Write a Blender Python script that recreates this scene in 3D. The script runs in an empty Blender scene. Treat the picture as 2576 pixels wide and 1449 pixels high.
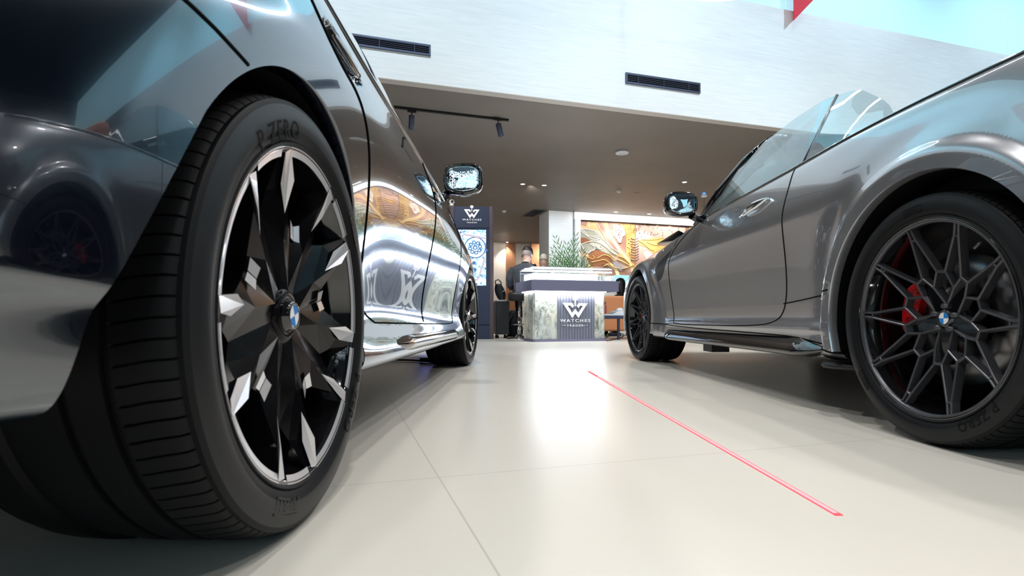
import bpy, bmesh, math, random
import numpy as np
from mathutils import Vector, Matrix, Euler

random.seed(4)
D = bpy.data
scene = bpy.context.scene
COL = scene.collection
PI = math.pi
rad = math.radians

# ------------------------------------------------------------------ camera
F = 1390.0            # focal length in pixels of a 2576 px wide frame
HZ = 797.0            # horizon row
CAMH = 0.341
cd = D.cameras.new('camera'); cam = D.objects.new('camera', cd); COL.objects.link(cam)
cam.location = (0, 0, CAMH); cam.rotation_euler = (PI/2, 0, 0)
cd.sensor_width = 36; cd.lens = F/2576*36; cd.shift_y = (HZ-724.5)/2576
cd.clip_start = 0.02; cd.clip_end = 200
cd.dof.use_dof = True; cd.dof.focus_distance = 6.5; cd.dof.aperture_fstop = 9.0
scene.camera = cam

# ------------------------------------------------------------------ world, exposure
world = D.worlds.new('world'); scene.world = world; world.use_nodes = True
world.node_tree.nodes['Background'].inputs[0].default_value = (0.55, 0.8, 1.0, 1)
world.node_tree.nodes['Background'].inputs[1].default_value = 0.5
scene.view_settings.view_transform = 'Standard'; scene.view_settings.look = 'None'
scene.view_settings.gamma = 1; scene.view_settings.exposure = 0.5
scene.view_settings.use_curve_mapping = False

# ------------------------------------------------------------------ room frame: u to the right along the bulkhead, n away from the camera
PSI = rad(17.3)
P0 = Vector((-1.63, 6.58, 0))
ROOM = Matrix.Translation(P0) @ Matrix.Rotation(PSI, 4, 'Z')
cu, su = math.cos(PSI), math.sin(PSI)
def rm(u, n, z=0): return ROOM @ Vector((u, n, z))
def ray_plane(px, py, n):          # where the sight line of a pixel meets the room plane n
    a = (px-1288)/F; b = (HZ-py)/F
    # n = -su*(aY - P0x) + cu*(Y - P0y)
    Y = (n - su*P0.x + cu*P0.y)/(cu - su*a)
    X = a*Y
    return (cu*(X-P0.x) + su*(Y-P0.y), CAMH + b*Y)
def ray_z(px, py, z):              # world point where the sight line meets height z
    Y = (z-CAMH)*F/(HZ-py); return Vector(((px-1288)/F*Y, Y, z))
def at(px, py, Y): return Vector(((px-1288)/F*Y, Y, CAMH+(HZ-py)*Y/F))

# ------------------------------------------------------------------ lamps
def lamp(kind, name, loc, power, color=(1, 1, 1), size=0.1, target=None, spot=None, blend=0.6, parent=None, sy=None):
    l = D.lights.new(name, kind); l.energy = power; l.color = color
    if kind == 'AREA':
        l.size = size
        if sy: l.shape = 'RECTANGLE'; l.size_y = sy
    else: l.shadow_soft_size = size
    if kind == 'SPOT': l.spot_size = rad(spot or 90); l.spot_blend = blend
    o = D.objects.new(name, l); COL.objects.link(o); o.location = loc
    if target is not None:
        o.rotation_euler = (Vector(target)-Vector(loc)).to_track_quat('-Z', 'Y').to_euler()
    return o
COOL = (0.86, 0.94, 1.0)
WARM = (1.0, 0.93, 0.84)
HALL = [(u, n) for n in (-3.0, -6.5, -10.0) for u in (-3.5, 0.2, 3.8, 7.4)]   # downlights of the high hall ceiling
for u, n in HALL:
    p = rm(u, n, 6.93)
    lamp('SPOT', 'hall_light', p, 350, (1.0, 0.97, 0.92), 0.16, (p.x, p.y, 0), 110, 0.7)
for u in (-3.0, 0.5, 4.0, 7.5, 11.0):                                        # added unseen spots that brighten the white bulkhead
    p = rm(u, -3.0, 6.93)
    lamp('SPOT', 'added_wall_fill', p, 400, (0.66, 0.87, 1.0), 0.1, rm(u, 0, 4.2), 75, 0.9)
# ------------------------------------------------------------------ materials
MATS = {}
def mat(name, color=(.5, .5, .5), rough=.5, metal=0, coat=0, emit=None, estr=1, alpha=None, trans=0, ior=1.45, spec=.5, coatr=.03, sheen=0, coatior=1.5):
    if name in MATS: return MATS[name]
    m = D.materials.new(name); m.use_nodes = True; MATS[name] = m
    b = m.node_tree.nodes['Principled BSDF']; i = b.inputs
    i['Base Color'].default_value = (*color, 1); i['Roughness'].default_value = rough; i['Metallic'].default_value = metal
    i['Coat Weight'].default_value = coat; i['Coat Roughness'].default_value = coatr; i['Coat IOR'].default_value = coatior
    i['Transmission Weight'].default_value = trans; i['IOR'].default_value = ior; i['Specular IOR Level'].default_value = spec
    if sheen: i['Sheen Weight'].default_value = sheen
    if emit: i['Emission Color'].default_value = (*emit, 1); i['Emission Strength'].default_value = estr
    if alpha is not None: i['Alpha'].default_value = alpha
    return m
class NT:
    def __init__(s, m): s.t = m.node_tree; s.b = s.t.nodes['Principled BSDF']
    def n(s, t, **k):
        x = s.t.nodes.new(t)
        for a, v in k.items(): setattr(x, a, v)
        return x
    def l(s, a, b): s.t.links.new(a, b)
    def val(s, x, node, idx):
        if isinstance(x, (int, float)): node.inputs[idx].default_value = x
        else: s.l(x, node.inputs[idx])
    def m(s, op, a, b=0, c=None):
        x = s.n('ShaderNodeMath', operation=op); s.val(a, x, 0); s.val(b, x, 1)
        if c is not None: s.val(c, x, 2)
        return x.outputs[0]
    def coord(s, scale=(1, 1, 1), rot=(0, 0, 0), loc=(0, 0, 0), which='Object'):
        c = s.n('ShaderNodeTexCoord'); mp = s.n('ShaderNodeMapping'); s.l(c.outputs[which], mp.inputs[0])
        mp.inputs['Scale'].default_value = scale; mp.inputs['Rotation'].default_value = rot; mp.inputs['Location'].default_value = loc
        return mp.outputs[0]
    def noise(s, co, sc, det=4, rough=.5, dist=0):
        x = s.n('ShaderNodeTexNoise'); s.l(co, x.inputs['Vector']); x.inputs['Scale'].default_value = sc
        x.inputs['Detail'].default_value = det; x.inputs['Roughness'].default_value = rough; x.inputs['Distortion'].default_value = dist
        return x
    def ramp(s, fac, stops, interp='LINEAR'):
        x = s.n('ShaderNodeValToRGB'); s.l(fac, x.inputs[0]); x.color_ramp.interpolation = interp
        e = x.color_ramp.elements
        while len(e) < len(stops): e.new(.5)
        for k, (p, c) in enumerate(stops): e[k].position = p; e[k].color = (*c, 1)
        return x.outputs[0]
    def mix(s, f, a, b):
        x = s.n('ShaderNodeMix', data_type='RGBA'); s.val(f, x, 0)
        for v, k in ((a, 6), (b, 7)):
            if isinstance(v, tuple): x.inputs[k].default_value = (*v, 1)
            else: s.l(v, x.inputs[k])
        return x.outputs[2]
    def base(s, c): s.l(c, s.b.inputs['Base Color'])
    def bump(s, h, st=.2, d=.01):
        x = s.n('ShaderNodeBump'); x.inputs['Strength'].default_value = st; x.inputs['Distance'].default_value = d
        s.l(h, x.inputs['Height']); s.l(x.outputs[0], s.b.inputs['Normal'])

def m_floor():
    m = mat('floor_stone', (.5, .48, .44), .2, spec=.5); t = NT(m)
    co = t.coord(); sp = t.n('ShaderNodeSeparateXYZ'); t.l(co, sp.inputs[0])
    fx = t.m('FRACT', t.m('MULTIPLY', t.m('ADD', sp.outputs[0], .2+120), 1/1.2)); fy = t.m('FRACT', t.m('MULTIPLY', t.m('ADD', sp.outputs[1], 5.6+120), 1/1.2))
    dx = t.m('ABSOLUTE', t.m('SUBTRACT', t.m('ABSOLUTE', t.m('SUBTRACT', fx, .5)), .5)); dy = t.m('ABSOLUTE', t.m('SUBTRACT', t.m('ABSOLUTE', t.m('SUBTRACT', fy, .5)), .5))
    seam = t.m('LESS_THAN', t.m('MINIMUM', dx, dy), .0013)
    c2 = t.coord((1, .35, 1)); n1 = t.noise(c2, 1.3, 3, .5, .2)
    col = t.ramp(n1.outputs[0], [(.2, (.55, .523, .475)), (.8, (.63, .603, .555))])
    t.base(t.mix(t.m('MULTIPLY', seam, .55), col, (.30, .28, .25)))
    t.b.inputs['Roughness'].default_value = .29
    return m
def m_plaster():
    m = mat('white_plaster', (.82, .84, .85), .7); t = NT(m)
    co = t.coord((.7, .7, 12)); n = t.noise(co, 3, 6, .6)
    t.base(t.ramp(n.outputs[0], [(.3, (.76, .79, .81)), (.7, (.86, .87, .88))])); t.bump(n.outputs[0], .15, .004)
    return m
def m_taupe():
    m = mat('taupe_ceiling_paint', (.2, .17, .15), .55); t = NT(m)
    co = t.coord(); n = t.noise(co, 1.2, 3); t.base(t.ramp(n.outputs[0], [(.3, (.19, .165, .145)), (.7, (.215, .187, .165))]))
    return m
def m_copper():
    m = mat('copper_panel', (.62, .30, .17), .35, .7); t = NT(m)
    co = t.coord((1, 1, .3)); n = t.noise(co, 3, 3); t.base(t.ramp(n.outputs[0], [(.3, (.50, .22, .11)), (.7, (.66, .33, .19))]))
    return m
def m_stone():
    m = mat('grey_veined_stone', (.6, .6, .55), .45); t = NT(m)
    co = t.coord((1, 1, .6), (.3, .2, 0)); n = t.noise(co, 9, 12, .72, 1.2); n2 = t.noise(co, 3, 4, .6, .5)
    a = t.ramp(n.outputs[0], [(.36, (.10, .115, .11)), (.45, (.46, .48, .45)), (.55, (.72, .73, .67)), (.75, (.82, .80, .69))])
    b = t.ramp(n2.outputs[0], [(.35, (.55, .62, .68)), (.6, (.9, .88, .78))])
    x = t.n('ShaderNodeMix', data_type='RGBA', blend_type='MULTIPLY'); x.inputs[0].default_value = .7; t.l(a, x.inputs[6]); t.l(b, x.inputs[7])
    t.base(x.outputs[2]); t.bump(n.outputs[0], .2, .004)
    return m
def m_art():
    m = mat('batik_mural', (.6, .4, .3), .55); t = NT(m)
    co = t.coord(); w = t.noise(co, .8, 3, .5, .8); 
    wv = t.n('ShaderNodeTexWave', wave_type='BANDS', bands_direction='DIAGONAL'); t.l(co, wv.inputs[0]); wv.inputs['Scale'].default_value = .22
    wv.inputs['Distortion'].default_value = 7; wv.inputs['Detail'].default_value = 2.2; wv.inputs['Detail Scale'].default_value = .7
    base = t.ramp(wv.outputs[0], [(0, (.34, .18, .14)), (.22, (.55, .33, .26)), (.45, (.66, .38, .14)), (.7, (.62, .42, .32)), (.92, (.28, .14, .10))])
    # contour lines
    wl = t.n('ShaderNodeTexWave', wave_type='RINGS', rings_direction='SPHERICAL'); t.l(co, wl.inputs[0]); wl.inputs['Scale'].default_value = .9
    wl.inputs['Distortion'].default_value = 11; wl.inputs['Detail'].default_value = 1.6; wl.inputs['Detail Scale'].default_value = .55
    line = t.ramp(wl.outputs[0], [(.0, (1,)*3), (.05, (1,)*3), (.09, (0,)*3), (1, (0,)*3)])
    base = t.mix(line, base, (.90, .66, .34))
    line2 = t.ramp(wl.outputs[0], [(.0, (0,)*3), (.48, (0,)*3), (.52, (1,)*3), (.56, (0,)*3), (1, (0,)*3)])
    base = t.mix(line2, base, (.30, .15, .10))
    vo = t.n('ShaderNodeTexVoronoi'); t.l(t.coord((2.6, 2.6, 1.5), (0, .5, 0)), vo.inputs['Vector']); vo.inputs['Scale'].default_value = 3.2
    dash = t.m('LESS_THAN', vo.outputs['Distance'], .16); sel = t.m('GREATER_THAN', t.noise(co, 1.1, 2).outputs[0], .52)
    base = t.mix(t.m('MULTIPLY', dash, sel), base, (.25, .13, .12))
    t.base(base)
    return m
def m_screen():
    m = mat('lit_screen_movement', (.0, .0, .0), .2); t = NT(m)
    co = t.coord((1, 1, 1)); d = t.noise(co, 2.5, 3, .5, 1.5)
    vo = t.n('ShaderNodeTexVoronoi', feature='DISTANCE_TO_EDGE'); t.l(co, vo.inputs['Vector']); vo.inputs['Scale'].default_value = 9
    nz = t.noise(co, 14, 6, .7, 1.0)
    col = t.ramp(nz.outputs[0], [(.36, (.02, .05, .13)), (.46, (.16, .36, .62)), (.55, (.60, .82, .98)), (.66, (.9, .97, 1))])
    col = t.mix(t.m('LESS_THAN', vo.outputs[0], .03), col, (.55, .62, .72))
    t.l(col, t.b.inputs['Emission Color']); t.b.inputs['Emission Strength'].default_value = 1.7
    return m

def m_thin(name, col, refl):
    m = D.materials.new(name); m.use_nodes = True; MATS[name] = m; t = m.node_tree; t.nodes.remove(t.nodes['Principled BSDF'])
    tr = t.nodes.new('ShaderNodeBsdfTransparent'); tr.inputs[0].default_value = (*col, 1)
    gl = t.nodes.new('ShaderNodeBsdfGlossy'); gl.inputs['Roughness'].default_value = .01
    lw = t.nodes.new('ShaderNodeLayerWeight'); lw.inputs[0].default_value = .5; pw = t.nodes.new('ShaderNodeMath'); pw.operation = 'POWER'; pw.inputs[1].default_value = 4; t.links.new(lw.outputs['Facing'], pw.inputs[0])
    fr = t.nodes.new('ShaderNodeMath'); fr.operation = 'MULTIPLY_ADD'; fr.inputs[1].default_value = .9; fr.inputs[2].default_value = refl*.5; t.links.new(pw.outputs[0], fr.inputs[0]); mx = t.nodes.new('ShaderNodeMixShader')
    t.links.new(fr.outputs[0], mx.inputs[0]); t.links.new(tr.outputs[0], mx.inputs[1]); t.links.new(gl.outputs[0], mx.inputs[2])
    t.links.new(mx.outputs[0], t.nodes['Material Output'].inputs[0]); return m
M = dict(
 floor=m_floor(), plaster=m_plaster(), taupe=m_taupe(), copper=m_copper(), stone=m_stone(), art=m_art(), screen=m_screen(),
 hallceil=mat('hall_ceiling_paint', (.045, .055, .07), .6), darkwall=mat('dark_wall', (.06, .062, .07), .55),
 greywall=mat('grey_wall', (.22, .23, .25), .6), beige=mat('beige_wall', (.62, .56, .50), .6),
 trim=mat('beige_underside', (.55, .51, .47), .6), white=mat('white_paint', (.82, .83, .84), .4), warmwhite=mat('white_board', (.8, .78, .75), .5),
 black=mat('black_plastic', (.012, .012, .014), .45), blackm=mat('matt_black', (.006, .006, .007), .8), vent=mat('vent_metal', (.07, .09, .15), .4, .3),
 chrome=mat('chrome', (.85, .86, .88), .08, 1), steel=mat('brushed_steel', (.5, .5, .52), .3, 1), silver=mat('machined_silver', (.80, .80, .84), .36, .75, .6), spoke=mat('spoke_black', (.003, .003, .004), .14, 0, 0, spec=.16),
 gloss=mat('gloss_black', (.004, .004, .005), .06, 0, 1, spec=.6), rubber=mat('tyre_rubber', (.005, .0055, .007), .55, spec=.2),
 rubberd=mat('tyre_print', (.003, .003, .0035), .75, spec=.2), rubberl=mat('tyre_polished_band', (.009, .010, .012), .42, spec=.3),
 greyrim=mat('dark_grey_rim', (.085, .088, .10), .34, .6, 0), disc=mat('brake_disc', (.16, .16, .165), .3, 1), red=mat('caliper_red', (.55, .008, .012), .3, 0, .6),
 bmwblue=mat('roundel_blue', (.02, .22, .62), .25, coat=.6), bmwwhite=mat('roundel_white', (.85, .87, .9), .25, coat=.6),
 glass=m_thin('car_glass', (.80, .93, .96), .10),  darkglass=mat('tinted_glass', (.01, .012, .015), .03, 0, 1),
 clear=m_thin('clear_glass', (.96, .985, 1.0), .06),  mirror=mat('mirror_glass', (.75, .85, .92), .01, 1),
 paintblack=mat('black_car_paint', (.0015, .0022, .006), .12, 0, 1, spec=.9, coatr=.012, ior=1.6, coatior=1.75),
 liner=mat('arch_liner', (.003, .003, .0035), .9, spec=.1), seam=mat('panel_gap_black', (.001, .001, .001), .8, spec=.1),
 purple=mat('mauve_laminate', (.17, .165, .25), .5), slat=mat('slate_blue_slats', (.16, .17, .225), .55), navy=mat('navy_panel', (.022, .030, .06), .4),
 totemside=mat('plum_brown_side', (.075, .055, .065), .4), suit=mat('charcoal_suit', (.030, .033, .045), .8, sheen=.2), skin=mat('skin', (.62, .38, .30), .5),
 shaved=mat('shaved_scalp', (.17, .135, .13), .55), hair=mat('black_hair', (.008, .007, .007), .35), greyhair=mat('grey_hair', (.50, .45, .40), .6), 
 trouser=mat('black_trousers', (.010, .010, .013), .85), shoe=mat('dark_shoe', (.05, .045, .05), .4), leather=mat('black_leather', (.02, .02, .022), .38),
 orange=mat('orange_leather', (.60, .235, .10), .5), orangeint=mat('tan_interior', (.62, .19, .06), .5), paper=mat('paper', (.75, .77, .8), .6),
 tabletop=mat('white_table_top', (.78, .80, .84), .3), navyleg=mat('navy_metal', (.06, .07, .12), .4), redb=mat('red_bottle', (.55, .10, .10), .3), leaf=mat('palm_leaf', (.035, .10, .02), .5),
 stem=mat('palm_stem', (.12, .17, .05), .6), pot=mat('white_pot', (.8, .8, .8), .4), redflag=mat('red_banner', (.72, .02, .05), .6), tailred=mat('tail_lamp_red', (.25, .005, .008), .08, 0, 1),
 lamp=mat('lamp_glow', (1, 1, 1), .5, emit=(1, .97, .92), estr=28), led=mat('led_glow', (1, 1, 1), .5, emit=(.95, .97, 1), estr=11), caseglow=mat('glowing_tray_white', (1, 1, 1), .5, emit=(.95, .97, 1), estr=3.2),
 sky=mat('frosted_sky_pane', (.3, .6, .7), .5, emit=(.44, .74, .86), estr=.62), laser=mat('painted_laser_light', (.3, .01, .01), .6, emit=(.70, .10, .13), estr=1, spec=.1), lasercore=mat('painted_laser_core', (.3, .05, .05), .6, emit=(.78, .42, .46), estr=1, spec=.1),
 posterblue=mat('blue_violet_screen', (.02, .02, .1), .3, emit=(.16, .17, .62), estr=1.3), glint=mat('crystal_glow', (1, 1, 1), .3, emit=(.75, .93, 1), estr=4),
 greysat=mat('grey_trim', (.10, .105, .115), .3, .5), blueart=mat('blue_print', (.25, .5, .7), .4, emit=(.25, .5, .72), estr=.7),
)
MATS['black_car_paint'].node_tree.nodes['Principled BSDF'].inputs['Coat Tint'].default_value = (.78, .89, 1, 1)
def m_greypaint():
    m = mat('grey_metallic_paint', (.345, .355, .385), .27, .70, 1, coatr=.012, ior=1.5, coatior=2.0); return m
M['paintgrey'] = m_greypaint()

# ------------------------------------------------------------------ object helpers
def mesh_from(name, verts, faces, m=None, parent=None, smooth=False, mw=None, normals=None, mats=None, fm=None):
    me = D.meshes.new(name); me.from_pydata([tuple(v) for v in verts], [], [tuple(f) for f in faces]); me.update()
    if mats:
        for x in mats: me.materials.append(x)
        if fm is not None: me.polygons.foreach_set('material_index', list(fm))
    elif m: me.materials.append(m)
    if smooth or normals is not None: me.polygons.foreach_set('use_smooth', [True]*len(me.polygons))
    if normals is not None: me.normals_split_custom_set_from_vertices([tuple(n) for n in normals])
    o = D.objects.new(name, me); COL.objects.link(o)
    if parent: o.parent = parent
    if mw is not None:
        if parent: o.matrix_local = mw
        else: o.matrix_world = mw
    return o
class MB:
    """collects shapes, builds ONE mesh object"""
    def __init__(s): s.bm = bmesh.new()
    def box(s, c, d, rz=0, bev=0, R=None):
        r = bmesh.ops.create_cube(s.bm, size=1)['verts']
        T = Matrix.Translation(c) @ (R if R is not None else Matrix.Rotation(rz, 4, 'Z')) @ Matrix.Diagonal((*d, 1))
        bmesh.ops.transform(s.bm, matrix=T, verts=r)
        if bev:
            es = list({e for v in r for e in v.link_edges})
            bmesh.ops.bevel(s.bm, geom=es, offset=bev, segments=2, affect='EDGES', profile=.5)
        return s
    def tube(s, pts, r, seg=10, r2=None, cap=True):
        pts = [Vector(p) for p in pts]; rings = []
        n = len(pts); up = None
        for i, p in enumerate(pts):
            t = (pts[min(i+1, n-1)]-pts[max(i-1, 0)]).normalized()
            if up is None:
                up = t.orthogonal().normalized()
            up = (up - t*up.dot(t)); up = up.normalized() if up.length > 1e-6 else t.orthogonal().normalized()
            b = t.cross(up); rr = r if not isinstance(r, (list, tuple)) else r[i]
            if r2 is not None and not isinstance(r, (list, tuple)): rr = r+(r2-r)*i/(n-1)
            rings.append([s.bm.verts.new(p+(up*math.cos(2*PI*k/seg)+b*math.sin(2*PI*k/seg))*rr) for k in range(seg)])
        for a, b in zip(rings, rings[1:]):
            for k in range(seg):
                f = s.bm.faces.new((a[k], a[(k+1) % seg], b[(k+1) % seg], b[k])); f.smooth = True
        if cap: s.bm.faces.new(rings[0][::-1]); s.bm.faces.new(rings[-1])
        return s
    def loft(s, rings, closed=True, cap=True, smooth=True):
        rv = [[s.bm.verts.new(p) for p in r] for r in rings]; n = len(rv[0])
        for a, b in zip(rv, rv[1:]):
            for k in range(n if closed else n-1):
                f = s.bm.faces.new((a[k], a[(k+1) % n], b[(k+1) % n], b[k])); f.smooth = smooth
        if cap and closed: s.bm.faces.new(rv[0][::-1]); s.bm.faces.new(rv[-1])
        return s
    def lathe(s, prof, seg=32, M_=None, smooth=True, closed=False):
        M_ = M_ or Matrix.Identity(4); rv = []
        for k in range(seg):
            a = 2*PI*k/seg
            rv.append([s.bm.verts.new(M_ @ Vector((r*math.cos(a), r*math.sin(a), z))) for r, z in prof])
        n = len(prof)
        for k in range(seg):
            a, b = rv[k], rv[(k+1) % seg]
            for j in range(n if closed else n-1):
                j2 = (j+1) % n
                f = s.bm.faces.new((a[j], b[j], b[j2], a[j2])); f.smooth = smooth
        return s
    def prism(s, pts, z0, z1, M_=None):
        M_ = M_ or Matrix.Identity(4)
        a = [s.bm.verts.new(M_ @ Vector((x, y, z0))) for x, y in pts]; b = [s.bm.verts.new(M_ @ Vector((x, y, z1))) for x, y in pts]
        n = len(pts); s.bm.faces.new(a[::-1]); s.bm.faces.new(b)
        for k in range(n): s.bm.faces.new((a[k], a[(k+1) % n], b[(k+1) % n], b[k]))
        return s
    def ball(s, c, r, seg=16, sc=(1, 1, 1)):
        v = bmesh.ops.create_uvsphere(s.bm, u_segments=seg, v_segments=seg//2+2, radius=r)['verts']
        bmesh.ops.transform(s.bm, matrix=Matrix.Translation(c) @ Matrix.Diagonal((*sc, 1)), verts=v)
        for f in {f for x in v for f in x.link_faces}: f.smooth = True
        return s
    def build(s, name, m, parent=None, mw=None, clean=True):
        if clean:
            bmesh.ops.remove_doubles(s.bm, verts=s.bm.verts, dist=1e-5)
            bmesh.ops.recalc_face_normals(s.bm, faces=s.bm.faces)
        me = D.meshes.new(name); s.bm.to_mesh(me); s.bm.free(); me.materials.append(m)
        o = D.objects.new(name, me); COL.objects.link(o)
        if parent: o.parent = parent
        if mw is not None:
            if parent: o.matrix_local = mw
            else: o.matrix_world = mw
        return o
def empty(name, mw, label=None, cat=None, group=None):
    o = D.objects.new(name, None); COL.objects.link(o); o.empty_display_size = .1
    o.matrix_world = mw if isinstance(mw, Matrix) else Matrix.Translation(mw)
    if label: tag(o, label, cat, group)
    return o
def tag(o, label, cat, group=None, kind=None):
    o['label'] = label; o['category'] = cat
    if group: o['group'] = group
    if kind: o['kind'] = kind
    return o
def struct(o): o['kind'] = 'structure'; return o
def smooth(o):
    o.data.polygons.foreach_set('use_smooth', [True]*len(o.data.polygons)); return o
def bevelmod(o, w=.004, seg=2):
    b = o.modifiers.new('bevel', 'BEVEL'); b.width = w; b.segments = seg; b.limit_method = 'ANGLE'; return o
_dg = None
def text_mesh(txt, size=1, extrude=.0, spacing=1.0, bold=0.0):
    """verts, faces of a text laid in the XY plane, centred in x, baseline y=0"""
    c = D.curves.new('t', 'FONT'); c.body = txt; c.size = size; c.extrude = extrude; c.align_x = 'CENTER'; c.space_character = spacing
    c.offset = bold; c.resolution_u = 3
    o = D.objects.new('t', c); COL.objects.link(o)
    dg = bpy.context.evaluated_depsgraph_get(); dg.update()
    me = D.meshes.new_from_object(o.evaluated_get(dg)); v = [tuple(x.co) for x in me.vertices]; f = [tuple(p.vertices) for p in me.polygons]
    D.objects.remove(o); D.curves.remove(c); D.meshes.remove(me)
    return v, f
# ------------------------------------------------------------------ wheels
def polar(r, deg, n=0): return Vector((r*math.cos(rad(deg)), r*math.sin(rad(deg)), n))
_tyre = {}
def tyre_mesh(R, rimr, w):
    key = (R, rimr, w)
    if key in _tyre: return _tyre[key]
    h = R-rimr
    prof = [(-.004, rimr-.004), (.004, rimr+.002), (.006, rimr+.006), (.003, rimr+.008), (.007, rimr+.013), (.0105, rimr+h*.32), (.0110, rimr+h*.45), (.0095, rimr+h*.62), (.0060, rimr+h*.78), (.0058, rimr+h*.80),
            (.002, rimr+h*.87), (-.005, R-.0105), (-.0085, R-.0075), (-.012, R-.0055), (-.020, R-.0032), (-.032, R-.0016), (-.046, R-.0006), (-.058, R-.0001), (-.066, R), (-.070, R)]
    sip = set(range(12, 19))
    groove = [(-.0705, R-.007), (-.0815, R-.007), (-.082, R)]
    prof += groove + [(-.105, R), (-.122, R), (-.1225, R-.007), (-.1325, R-.007), (-.133, R), (-.155, R)]
    mid = -w/2
    # mirror the first part for the inner side
    inner = [(-w-z, r) for z, r in reversed(prof[:20])]
    prof2 = [p for p in prof if p[0] > -w+.075] + [(-w+.0755, R-.007)] + inner
    P = len(prof2); pitch = 96; sub = [0, .03, .05, .16, .18, .45, .75]
    V = []; 
    isin = [(k in sip) for k in range(P)]
    for p in range(pitch):
        for j, sb in enumerate(sub):
            a0 = 2*PI*(p+sb)/pitch
            for k, (z, r) in enumerate(prof2):
                t = min(max((-z-.012)/.05, 0), 1)
                a = a0 + (.0 + .020*t*t)*(1 if z > mid else 0)
                rr = r-.0055 if (isin[k] and j in (2, 3)) else r
                V.append((rr*math.cos(a), rr*math.sin(a), z))
    Fc = []; NA = pitch*len(sub)
    for a in range(NA):
        b = (a+1) % NA
        for k in range(P-1): Fc.append((a*P+k, b*P+k, b*P+k+1, a*P+k+1))
    me = D.meshes.new('tyre'); me.from_pydata(V, [], Fc); me.update(); me.materials.append(M['rubber']); me.materials.append(M['rubberl'])
    me.polygons.foreach_set('use_smooth', [True]*len(me.polygons))
    me.polygons.foreach_set('material_index', [1 if 5 <= (i % (P-1)) <= 7 else 0 for i in range(len(Fc))])
    me.set_sharp_from_angle(angle=rad(35)) if hasattr(me, 'set_sharp_from_angle') else None
    _tyre[key] = me; return me
def arc_text(name, txt, r, deg, size, n, parent, m, thick=.0012, spacing=1.0, bold=.0):
    v, f = text_mesh(txt, size, thick/2, spacing, bold)
    out = []
    for x, y, z in v:
        rr = r+y; a = rad(deg)-x/r
        out.append((rr*math.cos(a), rr*math.sin(a), n+z))
    return mesh_from(name, out, f, m, parent)
def roundel(parent, n, R=.0175, ring=.024, rot=20):
    b = MB(); b.lathe([(.0001, n), (R, n), (R+.001, n+.002), (ring-.002, n+.002), (ring, n-.002), (ring+.006, n-.012)], 40)
    cap = b.build('hub_cap', M['gloss'], parent)
    for nm, m_, offs in (('emblem_blue_quarter', 'bmwblue', (0, 180)), ('emblem_white_quarter', 'bmwwhite', (90, 270))):
        vs = []; fs = []
        for o in offs:
            k0 = len(vs); vs.append((0, 0, n+.0015)); 
            for k in range(11): vs.append(polar(R, rot+o+9*k, n+.0012))
            fs += [(k0, k0+1+k, k0+2+k) for k in range(10)]
        mesh_from(nm, vs, fs, M[m_], parent)
    return cap
def half_sector_solid(mb, pts, q, faces, thick, rot, mir):
    """pts: [(r,deg,n)], q interior point; extruded faceted plate"""
    P = [(r, (-d if mir else d)+rot, n) for r, d, n in pts+[q]]
    a = [mb.bm.verts.new(polar(*p)) for p in P]; b = [mb.bm.verts.new(polar(p[0], p[1], p[2]-thick)) for p in P]
    for f in faces:
        mb.bm.faces.new([a[i] for i in f]); mb.bm.faces.new([b[i] for i in f][::-1])
    n = len(pts)
    for k in range(n):
        k2 = (k+1) % n
        mb.bm.faces.new((a[k], b[k], b[k2], a[k2]))
def flat_poly(vs, fs, pts, rot, lift, mir=False, thick=.0):
    k0 = len(vs)
    for r, d, n in pts: vs.append(polar(r, (-d if mir else d)+rot, n+lift))
    fs.append(tuple(range(k0, k0+len(pts))) if not mir else tuple(range(k0, k0+len(pts)))[::-1])
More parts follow.
